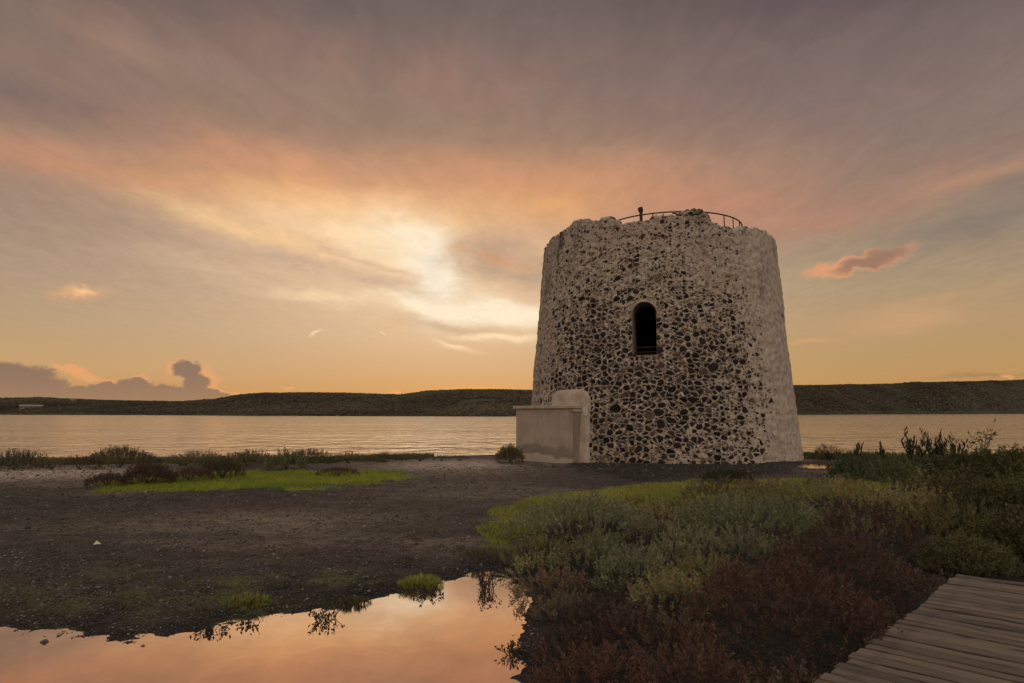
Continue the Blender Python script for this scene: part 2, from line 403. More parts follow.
# soil colours (mud, sand, algae), with shade painted in under the scrub
x_, y_ = X.ravel(), Y.ravel()
def mixc(c, k, m): return c*(1-m[:, None])+np.array(k)*m[:, None]
c = np.tile(np.array((.060, .046, .041)), (len(x_), 1))
n1 = fbm(x_, y_*2.2, .35, 5, 21); n2 = fbm(x_, y_, 2.2, 4, 22); n3 = fbm(x_, y_*2.6, .16, 4, 23)
c = mixc(c, (.15, .115, .092), sm(-.02, .45, n1)*.8)
c = mixc(c, (.030, .024, .023), sm(.05, .6, -n1)*.7)
# sandy tracks
def streak(px0, py0, rx, ry): 
    gx, gy = at(px0, py0); kx = (at(px0+rx, py0)[0]-gx); ky = abs(at(px0, py0-ry)[1]-gy)
    q = ((x_-gx)/kx)**2+((y_-gy)/ky)**2
    return np.exp(-q*(1+.8*n1))
c = mixc(c, (.40, .31, .25), np.clip(1.15*streak(40, 474, 110, 7)+.3*n2, 0, 1)*sm(.1, .4, streak(40, 474, 110, 7)))
c = mixc(c, (.34, .26, .205), np.clip(1.1*streak(450, 466, 70, 6), 0, 1))
c = mixc(c, (.19, .145, .105), np.clip(.9*streak(270, 521, 120, 9), 0, 1))
c = mixc(c, (.12, .095, .075), np.clip(.8*streak(480, 490, 90, 12), 0, 1))
c = mixc(c, (.105, .11, .034), np.clip(1.0*streak(130, 588, 120, 15), 0, 1)*sm(-.3, .2, n2))
c = mixc(c, (.09, .085, .04), np.clip(.7*streak(80, 529, 60, 4), 0, 1))
c = mixc(c, (.10, .115, .04), np.clip(1.2*streak(250, 585, 160, 20), 0, 1)*sm(.15, .4, n2)*.6)
sp = sd_poly(PUDDLE, x_, y_)
c = c*(1-.5*(1-sm(0, 1.3, sp+.5*n2)))[:, None]
c = mixc(c, (.11, .14, .025), sm(.25, -.35, sd_poly(GREEN1, x_, y_)+1.6*n2)*.8)
c = mixc(c, (.12, .13, .03), sm(.25, -.3, sd_poly(GREEN2, x_, y_)+.5*n2)*.85)
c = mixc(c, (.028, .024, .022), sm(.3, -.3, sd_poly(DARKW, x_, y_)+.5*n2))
c = mixc(c, (.020, .016, .012), sm(.1, -.3, sd_poly(VEG, x_, y_))*.95)  # soil blackened so the gaps between cushions look shaded
shd = np.interp(x_, SHX, SHY)-y_
c = mixc(c, (.07, .075, .035), sm(2.6, 1.4, shd+1.2*n2)*sm(-2, 0, shd)*.8)
MG, t, o = material('soil')
oc = objco(t)
a = S(t, node(t, 'ShaderNodeAttribute', attribute_name='tint').outputs['Color'])
g1 = noise(t, oc, 38, 6, .7); g2 = noise(t, oc, 9, 5, .65); g3 = noise(t, oc, 130, 3, .6)
vor = node(t, 'ShaderNodeTexVoronoi', ins={'Vector': oc, 'Scale': 45.0}); vd = S(t, vor.outputs['Distance']); vc = sep(t, S(t, vor.outputs['Color']))[0]
g0 = noise(t, oc, 2.6, 5, .65)
k = (g1.step(.40, .60)*.9+g2.step(.38, .62)*.55+g0.step(.38, .62)*.45)*.95+.02
peb = (vc.step(.8, .92))*(vd*-1.0).step(-.42, -.2)
kc = mix(t, 1.0, a, comb(t, k, k, k), 'MULTIPLY')
kc = mix(t, peb*.75, kc, (.15, .12, .105, 1))
dk = g1.step(.42, .30)
kc = mix(t, (vc*-1.0).step(-.16, -.05)*(vd*-1.0).step(-.5, -.2)*.8, kc, (.018, .015, .014, 1))
wet = noise(t, oc, .7, 4, .6)
pr = principled(t, o, kc, wet.step(.4, .62)*.15+.75, g1*1.2+g2*1.4+(vd*-.6)+g3*.4, 1.0, .04, .15)
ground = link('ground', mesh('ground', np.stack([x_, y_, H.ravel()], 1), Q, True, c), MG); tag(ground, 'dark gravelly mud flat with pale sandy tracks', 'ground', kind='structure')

# ------------------------------------------------------------------ water
def sheet(name, P, z, mat, label):
    o = link(name, mesh(name, [(p[0], p[1], z) for p in P], [tuple(range(len(P)))]), mat); return tag(o, label, 'water', kind='structure')
MP, t, o = material('puddle_water')
oc = objco(t)
bp = node(t, 'ShaderNodeBump', ins={'Height': noise(t, oc, 2.2, 3, .5), 'Strength': .05, 'Distance': .02})
gl = node(t, 'ShaderNodeBsdfGlossy', ins={0: (.81, .69, .605, 1), 1: .02}); df = node(t, 'ShaderNodeBsdfDiffuse', ins={0: (.10, .062, .045, 1)})
fr = node(t, 'ShaderNodeLayerWeight', ins={0: .5})
fm = (S(t, fr.outputs['Facing']).step(.15, .95)*.5+.48)*(noise(t, oc, .8, 4, .6).step(.3, .75)*-.22+1.0)
for q in (gl, df): t.links.new(bp.outputs[0], q.inputs['Normal'])
mx = node(t, 'ShaderNodeMixShader', ins={0: fm}); t.links.new(df.outputs[0], mx.inputs[1]); t.links.new(gl.outputs[0], mx.inputs[2]); t.links.new(mx.outputs[0], o.inputs[0])
sheet('puddle_water', [(-14, 2.2), (1.6, 2.2), (1.6, 9.6), (-3, 10.2), (-14, 9.6)], 0.0, MP, 'still shallow puddle mirroring the orange sky')
# second sheet only round the far puddle
sheet('far_puddle_water', [(p[0]*1.0, p[1]*1.0) for p in [at(760, 474, .08), at(860, 475, .08), at(860, 461, .08), at(760, 461, .08)]], .085, MP, 'small bright puddle beside the tower foot')
ML, t, o = material('lake_water')
oc = objco(t)
mp1 = node(t, 'ShaderNodeMapping', ins={0: oc, 3: (.42, .34, 1)}); v1 = S(t, mp1.outputs[0])
mp2 = node(t, 'ShaderNodeMapping', ins={0: oc, 3: (1.5, 1.1, 1)}); v2 = S(t, mp2.outputs[0])
mp3 = node(t, 'ShaderNodeMapping', ins={0: oc, 3: (.012, .05, 1)}); v3 = S(t, mp3.outputs[0])
hgt = noise(t, v1, 1.0, 4, .55, .6)*1.0+noise(t, v2, 1.0, 3, .5)*.22
calm = noise(t, v3, 1.0, 4, .6).step(.35, .65)*.5+.5
bp = node(t, 'ShaderNodeBump', ins={'Height': hgt*calm, 'Strength': 1.0, 'Distance': .5})
gl = node(t, 'ShaderNodeBsdfGlossy', ins={0: (1.0, .95, .88, 1), 1: .10}); df = node(t, 'ShaderNodeBsdfDiffuse', ins={0: (.16, .12, .08, 1)})
fr = node(t, 'ShaderNodeLayerWeight', ins={0: .5})
fm = S(t, fr.outputs['Facing']).step(.3, .95)*.50+.46
for q in (gl, fr): t.links.new(bp.outputs[0], q.inputs['Normal'])
mx = node(t, 'ShaderNodeMixShader', ins={0: fm}); t.links.new(df.outputs[0], mx.inputs[1]); t.links.new(gl.outputs[0], mx.inputs[2]); t.links.new(mx.outputs[0], o.inputs[0])
sheet('lake', [(-6000, 24), (6000, 24), (6000, 6000), (-6000, 6000)], -.15, ML, 'wide rippled lagoon glowing gold')

# ------------------------------------------------------------------ far shore hills
ridge_px = [(-500, 399), (0, 398.5), (40, 397.5), (100, 400), (180, 401.5), (215, 400), (240, 395), (265, 393), (350, 393.2), (400, 395.5), (430, 391.5), (470, 390), (530, 390.5), (660, 388), (795, 385.5), (860, 384.5), (930, 382), (1000, 380.5), (1024, 379.5), (1300, 376), (1700, 385)]
shore_px = [(-500, 414.2), (0, 414.8), (250, 416), (500, 416.7), (800, 415), (920, 414.2), (1024, 413.7), (1700, 413.7)]
def prof(px):
    a = math.degrees(math.atan2((px-512)/F, 1)); return a
ra = np.array([azel(p, y)[0] for p, y in ridge_px]); re = np.array([math.tan(R(azel(p, y)[1])) for p, y in ridge_px])
sa = np.array([azel(p, y)[0] for p, y in shore_px]); sdist = np.array([np.linalg.norm(at(p, y, -.15)) for p, y in shore_px])
A = np.radians(np.arange(-60, 60.01, .12)); T = np.concatenate([[-.02, 0, .004], np.linspace(.01, 1, 46), [1.15, 1.5, 2.5]])
AA, TT = np.meshgrid(A, T)
DS = np.interp(np.degrees(AA), sa, sdist)*(1+.0015*np.sin(AA*37))
depth = 330.0
RR = DS+TT*depth
zr = CAMH+np.interp(np.degrees(AA), ra, re)*(DS+depth)-2.2
tt_ = np.clip(TT, 0, 1)
XX = RR*np.sin(AA); YY = RR*np.cos(AA)
hz = (zr+.15)*(.15*sm(0, .03, tt_)*0+sm(0, 1, tt_)**.8)+ (tt_*(1-tt_))*9*fbm(XX, YY, .008, 4, 31)+.8*sm(0, .1, tt_)
hz = np.where(TT < 0, -2.0, hz-.15)
hz = np.where(TT > 1, hz-6*(TT-1), hz)
hz = hz+.5*fbm(XX, YY, .08, 3, 33)*sm(0, .1, tt_)
na, ntt = len(A), len(T)
ix = np.arange(na*ntt).reshape(ntt, na); QH = np.stack([ix[:-1, :-1], ix[:-1, 1:], ix[1:, 1:], ix[1:, :-1]], -1).reshape(-1, 4)
m_h, t, o = material('hill_soil')
oc = objco(t)
nh = noise(t, oc, .03, 6, .6); nh2 = noise(t, oc, .25, 5, .6)
hc = mix(t, nh.step(.35, .65), (.045, .042, .028, 1), (.062, .056, .036, 1)); hc = mix(t, nh2.step(.3, .7)*.6, hc, (.022, .026, .014, 1))
principled(t, o, hc, .95, nh2, .6, .8, .1)
hills = link('hills', mesh('hills', np.stack([XX.ravel(), YY.ravel(), hz.ravel()], 1), QH, True), m_h); tag(hills, 'low dark scrub-covered hills along the far shore', 'hills', kind='structure')
# scrub woods on the hills: leaf-clump crowns as one far-off wood
def clump_variant():
    V = []; Fs = []
    for k in range(16):
        d = rng.normal(size=3); d /= np.linalg.norm(d); d[2] = abs(d[2])*.9
        p = d*rng.uniform(.6, 1)*np.array((1, 1, .8)); s_ = rng.uniform(.35, .6)
        b = len(V); 
        for _ in range(4): q = rng.normal(size=3); q /= np.linalg.norm(q); V.append(p+q*s_)
        Fs += [(b, b+1, b+2), (b, b+2, b+3), (b, b+3, b+1), (b+1, b+3, b+2)]
    return np.array(V), np.array(Fs)
def scatter(variants, pos, scale, M3, col):
    """merge transformed copies. pos (n,3) scale (n,) M3 (n,3,3) col (n,3)"""
    Vs, Fs, Cs = [], [], []; off = 0
    which = rng.integers(0, len(variants), len(pos))
    for k, var in enumerate(variants):
        V, Fv = var[0], var[1]; vc_ = var[2] if len(var) > 2 else np.ones((len(V), 1))
        s = which == k; n = s.sum()
        if not n: continue
        P = np.einsum('nij,vj->nvi', M3[s]*scale[s][:, None, None], V)+pos[s][:, None, :]
        Vs.append(P.reshape(-1, 3)); Cs.append((col[s][:, None, :]*vc_[None]).reshape(-1, 3))
        Fs.append((Fv[None]+(np.arange(n)*len(V))[:, None, None]).reshape(-1, 3)+off); off += n*len(V)
    return np.concatenate(Vs), np.concatenate(Fs), np.concatenate(Cs)
def rotz(a):
    c_, s_ = np.cos(a), np.sin(a); z = np.zeros_like(a); o_ = np.ones_like(a)
    return np.stack([np.stack([c_, -s_, z], -1), np.stack([s_, c_, z], -1), np.stack([z, z, o_], -1)], 1)
def tilt(nrm, a):
    """matrices whose z axis is nrm with random spin a"""
    nrm = nrm/np.linalg.norm(nrm, axis=1)[:, None]
    h = np.stack([np.cos(a), np.sin(a), np.zeros_like(a)], 1)
    x = h-(h*nrm).sum(1)[:, None]*nrm; x /= np.linalg.norm(x, axis=1)[:, None]
    y = np.cross(nrm, x)
    return np.stack([x, y, nrm], 2)
n = 52000
ia = rng.uniform(R(-42), R(42), n); it = rng.uniform(.01, 1.05, n)**.8
ds = np.interp(np.degrees(ia), sa, sdist); rr = ds+it*depth
# sample the hill surface
def hill_z(aq, tq):
    fa = (aq-A[0])/(A[1]-A[0]); i0 = np.clip(fa.astype(int), 0, na-2); fa = fa-i0
    j = np.clip(np.searchsorted(T, tq)-1, 0, ntt-2); ft = (tq-T[j])/(T[j+1]-T[j])
    z = hz; return (z[j, i0]*(1-fa)+z[j, i0+1]*fa)*(1-ft)+(z[j+1, i0]*(1-fa)+z[j+1, i0+1]*fa)*ft
px_, py_ = rr*np.sin(ia), rr*np.cos(ia)
dens = fbm(px_, py_, .012, 3, 41)
keep = dens > -.5
ia, it, px_, py_, dens = ia[keep], it[keep], px_[keep], py_[keep], dens[keep]; n = len(ia)
pos = np.stack([px_, py_, hill_z(ia, it)], 1)
sc = rng.uniform(.8, 2.0, n)*(1+.5*sm(.2, .5, dens)); sc = np.where(it < .12, sc*.6, sc)
cc = np.array((.066, .054, .034))*rng.uniform(.75, 1.25, (n, 1))*(1+.7*fbm(pos[:, 0], pos[:, 1], .02, 3, 61))[:, None]+rng.uniform(-.008, .012, (n, 3))
cc = np.clip(cc, .01, 1)
V, Fc, CC = scatter([clump_variant() for _ in range(6)], pos, sc, rotz(rng.uniform(0, 6.28, n)), cc)
tag(link('woodland', mesh('woodland', V, Fc, False, CC), MHILL), 'dark maquis scrub covering the far hills', 'woodland', kind='stuff')

# far houses
MWH = simple('house_render', (.20, .18, .155), (.16, .14, .12), .4, .9); MRF = simple('house_roof', (.16, .10, .07), (.12, .08, .06), .6, .9); MDK = simple('dark_opening', (.02, .02, .02), (.03, .03, .03), 2)
def house(px, py, w, d, h, label, npane):
    a0, e0 = azel(px, py); a_ = R(a0)
    # the spot of the slope seen at this elevation
    best = None
    for tq in np.linspace(.02, .95, 120):
        z = float(hill_z(np.array([a_]), np.array([tq]))[0]); r = np.interp(a0, sa, sdist)+tq*depth
        e = abs((z-CAMH)/r-math.tan(R(e0)))
        if best is None or e < best[0]: best = (e, r, z)
    _, r, z = best
    b = empty('house', (r*math.sin(a_), r*math.cos(a_), z-.3), -a_)
    tag(b, label, 'house', 'houses on the far shore')
    MB().box((0, 0, h/2+.3), (w, d, h+.6)).build('wall', MWH, b)
    rf = MB(); z0 = h+.62
    rf.add([(-w/2-.4, -d/2-.4, z0), (w/2+.4, -d/2-.4, z0), (w/2+.4, d/2+.4, z0), (-w/2-.4, d/2+.4, z0), (-w/2-.4, 0, z0+1.3), (w/2+.4, 0, z0+1.3)], [(0, 1, 5, 4), (2, 3, 4, 5), (0, 4, 3), (1, 2, 5), (0, 3, 2, 1)])
    rf.build('roof', MRF if npane < 5 else MWH, b)
    for k in range(npane):
        MB().box((-w/2+w*(k+.5)/npane, -d/2-.03, h*.55+.3), (.9, .1, 1.2)).build('window', MDK, b)
house(31, 409, 19, 7, 2.6, 'long low pale house near the water at the left end of the far shore', 5)
house(73, 403, 5, 5, 2.6, 'small lone house higher up the far hillside on the left', 2)

# ------------------------------------------------------------------ tower
TAZ = math.atan2(TC[0], TC[1])
front = np.array((-math.sin(TAZ), -math.cos(TAZ)))           # from axis to camera
side = np.array((math.cos(TAZ), -math.sin(TAZ)))             # to the camera's right
def rad(z): return TR0+(TR1-TR0)*(z/TH)
def tpt(th, r, z):
    d = front*math.cos(th)+side*math.sin(th); return (r*d[0], r*d[1], z)
def pix2tower(px, py, extra=0):
    d = ray(px, py); d2 = d/np.linalg.norm(d[:2]); o2 = -np.array(TC)
    b = o2 @ d2[:2]
    r = TR1
    for _ in range(4):
        cc_ = o2 @ o2-(r+extra)**2; disc = b*b-cc_
        t_ = -b-math.sqrt(max(disc, 0)); z = CAMH+d2[2]*t_; r = rad(z)
    p = d2[:2]*t_+o2
    return math.atan2(p @ side, p @ front), z
rim_px = [(549, 240), (556, 232), (565, 229), (573, 221), (590, 219), (603, 218), (618, 221), (632, 221.5), (645, 220), (655, 216), (664, 214), (671, 210.5), (690, 210), (708, 210.5), (713, 219), (722, 224), (735, 227), (744, 228), (752, 226.5), (762, 229), (771, 234)]
rim = [pix2tower(*q) for q in rim_px]
rth = np.array([q[0] for q in rim]); rz_ = np.array([q[1] for q in rim])
rth = np.concatenate([[-math.pi, -2.2, rth[0]-.25], rth, [rth[-1]+.25, 2.2, math.pi]]); rz_ = np.concatenate([[9.2, 9.0, 9.15], rz_, [9.15, 9.0, 9.2]])
GZ0 = .0
WINC, WZ0, WZ1, WW = pix2tower(644.5, 340)[0], pix2tower(644.5, 354.5)[1], pix2tower(644.5, 302)[1], .86
DTH = .0105
ths = np.concatenate([np.linspace(-math.pi, -1.75, 40)[:-1], np.arange(-1.75, 1.75, DTH/1.35), np.linspace(1.75, math.pi, 40)])
ths = ths[:-1] if abs(ths[-1]-math.pi) < 1e-6 else ths
nth = len(ths); NZ = 236
zf = np.linspace(0, 1, NZ)
TH_, ZF = np.meshgrid(ths, zf)
rimz = np.interp(TH_, rth, rz_)
jag = np.array([mn.fractal(Vector((a_*9, 3.3, 0)), .6, 2, 5) for a_ in ths]); jag2 = np.array([mn.cell(Vector((a_*14, 1.1, 0))) for a_ in ths])
rimz = rimz+(jag*.10+(jag2-.5)*.12)[None, :]
Z = -.3+ZF*(rimz+.3)
def swin(th, z):
    """signed distance to the arched window outline in metres"""
    u = (th-WINC)*rad(5.1); hw = WW/2; za = WZ1-hw
    if z > za: return math.hypot(u, z-za)-hw
    return max(abs(u)-hw, WZ0-z) if not (abs(u) > hw and z < WZ0) else math.hypot(abs(u)-hw, WZ0-z)
Rr = rad(Z)
disp = np.zeros_like(Rr)
for j in range(NZ):
    for i in range(nth):
        th = ths[i]
        if abs(th) > 1.8: continue
        p = Vector((math.sin(th)*5.3*2.2, math.cos(th)*5.3*2.2, Z[j, i]*2.6))
        d, pts = mn.voronoi(p, distance_metric='DISTANCE', exponent=2.5)
        disp[j, i] = .04*min(d[1]-d[0], .5)*1.6+.035*mn.noise(p*.25)+.02*mn.noise(p*2.1)+.06*mn.noise(p*.07)
Rr = Rr+disp-.05
# snap near window outline
snapm = np.zeros_like(Rr)
for j in range(NZ):
    for i in range(nth):
        if abs(ths[i]-WINC) < .16 and WZ0-.3 < Z[j, i] < WZ1+.3:
            s0 = swin(TH_[j, i], Z[j, i])
            if abs(s0) < .026:
                e = .005; g_u = (swin(TH_[j, i]+e/5.2, Z[j, i])-s0)/e; g_z = (swin(TH_[j, i], Z[j, i]+e)-s0)/e
                TH_[j, i] -= s0*g_u/5.2; Z[j, i] -= s0*g_z
inside = np.zeros((NZ, nth), bool)
for j in range(NZ):
    for i in range(nth):
        if abs(ths[i]-WINC) < .16 and WZ0-.3 < Z[j, i] < WZ1+.3: inside[j, i] = swin(TH_[j, i], Z[j, i]) < .012
Dx = np.cos(TH_)*front[0]+np.sin(TH_)*side[0]; Dy = np.cos(TH_)*front[1]+np.sin(TH_)*side[1]
VV = [np.stack([Rr*Dx, Rr*Dy, Z], -1).reshape(-1, 3)]
UV = [np.stack([TH_*5.3, Z], -1).reshape(-1, 2)]
ixw = np.arange(NZ*nth).reshape(NZ, nth)
faces = []
for j in range(NZ-1):
    for i in range(nth):
        i2 = (i+1) % nth
        if inside[j, i] and inside[j, i2] and inside[j+1, i] and inside[j+1, i2]: continue
        faces.append((ixw[j, i], ixw[j, i2], ixw[j+1, i2], ixw[j+1, i]))
nv = NZ*nth
# crest: inward across the wall top, then down the inner face
for k, (dr, dzk) in enumerate([(.35, .04), (.7, .02), (1.0, -.05), (1.05, -.5)]):
    row = np.stack([(Rr[-1]-dr)*Dx[-1], (Rr[-1]-dr)*Dy[-1], Z[-1]+dzk+.07*np.sin(ths*61+k*2)+.05*np.sin(ths*143+k)], -1)
    VV.append(row); UV.append(np.stack([TH_[-1]*5.3, Z[-1]+dr], -1))
    prev = ixw[-1] if k == 0 else np.arange(nv-nth, nv)
    cur = np.arange(nv, nv+nth)
    for i in range(nth):
        i2 = (i+1) % nth; faces.append((prev[i], prev[i2], cur[i2], cur[i]))
    nv += nth
VV = np.concatenate(VV); UV = np.concatenate(UV)
tower = empty('stone_tower', (TC[0], TC[1], GZ0)); tag(tower, 'round tapering ruined tower of dark stones set in pale mortar', 'tower')
me = mesh('wall', VV, np.array(faces), True)
uvl = me.uv_layers.new(name='wallmap'); li = np.empty(len(me.loops), np.int32); me.loops.foreach_get('vertex_index', li); uvl.data.foreach_set('uv', UV[li].astype(np.float32).ravel())
MT, t, o = material('rubble_masonry')
uv = S(t, node(t, 'ShaderNodeUVMap', uv_map='wallmap').outputs[0])
u, v, _ = sep(t, uv)
w1 = noise(t, uv, 3.2, 3, .5, out=1); 
def off(vec, nz, k_): 
    n_ = node(t, 'ShaderNodeVectorMath', operation='SUBTRACT', ins={0: nz, 1: (.5, .5, .5)}); n2_ = node(t, 'ShaderNodeVectorMath', operation='SCALE', ins={0: S(t, n_.outputs[0]), 'Scale': k_})
    n3_ = node(t, 'ShaderNodeVectorMath', operation='ADD', ins={0: vec, 1: S(t, n2_.outputs[0])}); return S(t, n3_.outputs[0])
uw = off(uv, w1, .16)
w2 = noise(t, uv, 11, 3, .6, out=1); uw = off(uw, w2, .055)
uu, vv_, _ = sep(t, uw)
P1 = comb(t, uu, vv_*1.28, 0.0)
def vor(scale, feat):
    n_ = node(t, 'ShaderNodeTexVoronoi', voronoi_dimensions='2D', feature=feat, ins={'Vector': P1, 'Scale': scale, 'Randomness': .9}); return n_
def stones(scale, thr_lo, thr_hi, dens_, soft, marg=.05):
    e_ = S(t, vor(scale, 'DISTANCE_TO_EDGE').outputs['Distance']); f1 = vor(scale, 'F1'); r_, g_, b_ = sep(t, S(t, f1.outputs['Color'])); d1 = S(t, f1.outputs['Distance'])
    on = (dens_-r_).step(-.03, .03)
    th_ = g_*(thr_hi-thr_lo)+thr_lo
    inn = (e_-th_).min(((d1*-1.0)+(g_*-.16+.60))*.6)
    return inn.step(0.0, soft)*on, b_, e_, inn.step(-marg, -marg*.5)*on
# where the render has fallen off: open rubble in the centre and lower part, plaster right and top
reg = noise(t, uv, .55, 4, .6); reg2 = noise(t, uv, 1.6, 4, .6)
def g2d(cx_, cy_, rx_, ry_):
    a_ = (u-cx_)*(1/rx_); b_ = (v-cy_)*(1/ry_); return ((a_*a_+b_*b_)*-1.0)._m('EXPONENT')
core = g2d(-.6, 2.4, 3.3, 3.4)
dens1 = core*.75+g2d(-2.6, 4.4, 1.4, 1.7)*.55+g2d(1.6, 4.2, 2.0, 2.6)*.30+.10+(reg-.5)*1.0+(reg2-.5)*.35
right = (u+(reg2-.5)*3.4+(reg-.5)*1.5).step(2.3, 4.9); dens1 = dens1-right*.27-g2d(2.2, 7.2, 1.0, 1.5)*.5-(v).step(5.8, 8.6)*.12-(u*-1.0).step(4.2, 5.2)*.25-g2d(-.54, 5.2, .75, 1.1)*.45
s0, b0, e0, k0 = stones(2.6, .06, .14, (dens1-.1)*.26, .035)
s1, b1, e1, k1 = stones(3.9, .05, .17, dens1+.10, .04)
s1 = s1*(k0*-1.0+1.0)
k1 = k1.max(k0)
s2, b2, e2, k2 = stones(6.8, .08, .2, dens1*.45+.24-right*.2, .05)
s2 = s2*(k1*-1.0+1.0); k2 = k2.max(k1)
s3, b3, e3, k3 = stones(12.5, .08, .2, dens1*.3+.26-right*.22, .06)
s3 = s3*(k2*-1.0+1.0)
mort = noise(t, uv, 7, 6, .65); mort2 = noise(t, uv, 1.1, 5, .6); mfine = noise(t, uv, 40, 4, .6)
mc = mix(t, mort.step(.3, .7), (.225, .185, .152, 1), (.44, .375, .315, 1))
mc = mix(t, mort2.step(.42, .7)*.45, mc, (.27, .19, .135, 1))
mc = mix(t, right*.6*(reg2.step(.3, .6)), mc, (.44, .39, .345, 1))
vst = noise(t, comb(t, u*3.2, v*.22, 4.0), 1.3, 5, .65).step(.48, .72)*right.max((u*-1.0).step(3.4, 5.0))
mc = mix(t, vst*.55, mc, (.19, .16, .14, 1))
grime = (noise(t, comb(t, u*1.3, v*.35, 0.0), 1.4, 5, .65)).step(.52, .72)*((v).step(4.6, 8.4)*.75+(u*-1.0).step(2.8, 5.2)*.5+.15)
mc = mix(t, grime, mc, (.13, .105, .09, 1))
pits = noise(t, uv, 16, 3, .6).step(.60, .68)*.7*(right*-.75+1.0)
mc = mix(t, pits, mc, (.07, .055, .05, 1))
def stc(b_): return mix(t, b_.step(.80, 1.0), mix(t, b_.step(0.0, .5), (.009, .0075, .008, 1), (.024, .018, .018, 1)), (.10, .07, .055, 1))
mc = mix(t, s3*.85, mc, stc(b3)); mc = mix(t, s2*.95, mc, stc(b2)); mc = mix(t, s1, mc, stc(b1)); mc = mix(t, s0, mc, stc(b0))
allst = s1.max(s2).max(s3).max(s0)
hh = allst*-.9+(s1*e1*1.5)+mort*.5+mfine*.35-pits*.6
principled(t, o, mc, allst*-.25+.92, hh, 1.0, .04, .08)
wall = link('wall', me, MT, tower)
# window reveal
loop = []
hw = WW/2+.01; za = WZ1-hw
for k in range(6): loop.append((-hw, WZ0+(za-WZ0)*k/5))
for k in range(1, 16): a_ = math.pi-math.pi*k/16; loop.append((hw*math.cos(a_), za+hw*math.sin(a_)))
for k in range(6): loop.append((hw, za-(za-WZ0)*k/5))
MREV = simple('reveal_plaster', (.30, .25, .22), (.20, .165, .145), 3, .9, .5, .02)
rv = MB(); nl = len(loop); V = []; Fs = []
wdir = front*math.cos(WINC)+side*math.sin(WINC); wsd = np.array((-wdir[1], wdir[0])); wsd = wsd if wsd @ side > 0 else -wsd
for dpt, grow in ((-.03, .012), (.06, 0), (.5, 0), (1.3, .0)):
    for (a_, z) in loop:
        r = rad(5.1)-dpt+.0
        r = rad(z)-dpt if dpt < .1 else r
        zz_ = z+(grow if z > za else 0)
        jj = .012*mn.noise(Vector((a_*9, z*9, dpt*5)))
        p = wdir*r+wsd*(a_*(1+.0)+jj); V.append((p[0], p[1], zz_+jj))
for k in range(3):
    for i in range(nl): Fs.append((k*nl+i, k*nl+(i+1) % nl, (k+1)*nl+(i+1) % nl, (k+1)*nl+i))
rv.add(V, Fs); rv.build('window_reveal', MREV, tower)
# plaster surround of the window arch
MPL = simple('lime_plaster', (.40, .335, .28), (.29, .235, .19), 2.5, .95, .7, .02)
MB2 = MB(); V = []; Fs = []
NA = 22
for k in range(NA+1):
    a_ = math.pi*(1.12-1.24*k/NA)
    for q, (rr_, pr_) in enumerate(((hw+.0, .0), (hw+.005, .0), (hw+.05+.03*math.sin(k*1.9), .0), (hw+.11+.04*math.sin(k*2.3), -.06))):
        uu_ = rr_*math.cos(a_); z = za+rr_*math.sin(a_)
        th = WINC+uu_/rad(z)
        V.append(tpt(th, rad(z)+pr_+.015*mn.noise(Vector((uu_*5, z*5, 0))), z))
for k in range(NA):
    for q in range(3): Fs.append((k*4+q, (k+1)*4+q, (k+1)*4+q+1, k*4+q+1))
MB2.add(V, Fs).build('window_surround', simple('old_plaster', (.33, .265, .21), (.15, .12, .10), 5, .95, .9, .03), tower, True)
# bars low in the window
MIR = simple('rusty_iron', (.05, .028, .02), (.03, .02, .018), 20, .8, .5, .005)
for zz_ in (WZ0+.12, WZ0+.30):
    b_ = MB(); p1 = wdir*(rad(4.5)-.35)-wsd*(hw+.03); p2 = wdir*(rad(4.5)-.35)+wsd*(hw+.03)
    b_.tube([(p1[0], p1[1], zz_), (p2[0], p2[1], zz_)], .018, 6).build('window_bar', MIR, tower)
# roof
MRO = simple('roof_screed', (.22, .18, .15), (.15, .12, .10), 1.5, .95)
V = [(0, 0, 8.65)]+[(4.5*math.cos(a_), 4.5*math.sin(a_), 8.6) for a_ in np.linspace(0, 2*math.pi, 65)[:-1]]
MB().add(V, [(0, 1+i, 1+(i+1) % 64) for i in range(64)]).build('roof', MRO, tower)
# loose crest stones
def rock_mesh(sz, seed, flat=.7, n_=10):
    V = []; Fs = []; m_ = 7
    for j in range(m_+1):
        ph = math.pi*j/m_
        for i in range(n_):
            a_ = 2*math.pi*i/n_; p = Vector((math.sin(ph)*math.cos(a_), math.sin(ph)*math.sin(a_), math.cos(ph)))
            r = 1+.45*mn.noise(p*1.3+Vector((seed*3.7, 0, 0)))+.15*mn.noise(p*3+Vector((0, seed, 0)))
            V.append((p.x*r*sz, p.y*r*sz*.85, p.z*r*sz*flat))
    for j in range(m_):
        for i in range(n_): Fs.append((j*n_+i, (j+1)*n_+i, (j+1)*n_+(i+1) % n_, j*n_+(i+1) % n_))
    return V, Fs
cr = MB()
for k in range(170):
    th = random.uniform(-1.75, 1.75); i = int(np.argmin(abs(ths-th))); r = Rr[-1, i]-random.uniform(.05, .6)
    V, Fs = rock_mesh(random.uniform(.06, .15), k); p = tpt(th, r, Z[-1, i]+random.uniform(-.04, .04)); 
    cr.add([(v_[0]+p[0], v_[1]+p[1], v_[2]+p[2]) for v_ in V], Fs)
for k in range(26):      # low broken parapet stub above the window
    th = random.uniform(pix2tower(671, 214)[0], pix2tower(712, 214)[0]); i = int(np.argmin(abs(ths-th)))
    V, Fs = rock_mesh(random.uniform(.07, .13), k+300); p = tpt(th, TR1-random.uniform(.05, .5), 9.45+random.uniform(-.15, .12)); 
    cr.add([(v_[0]+p[0], v_[1]+p[1], v_[2]+p[2]) for v_ in V], Fs)
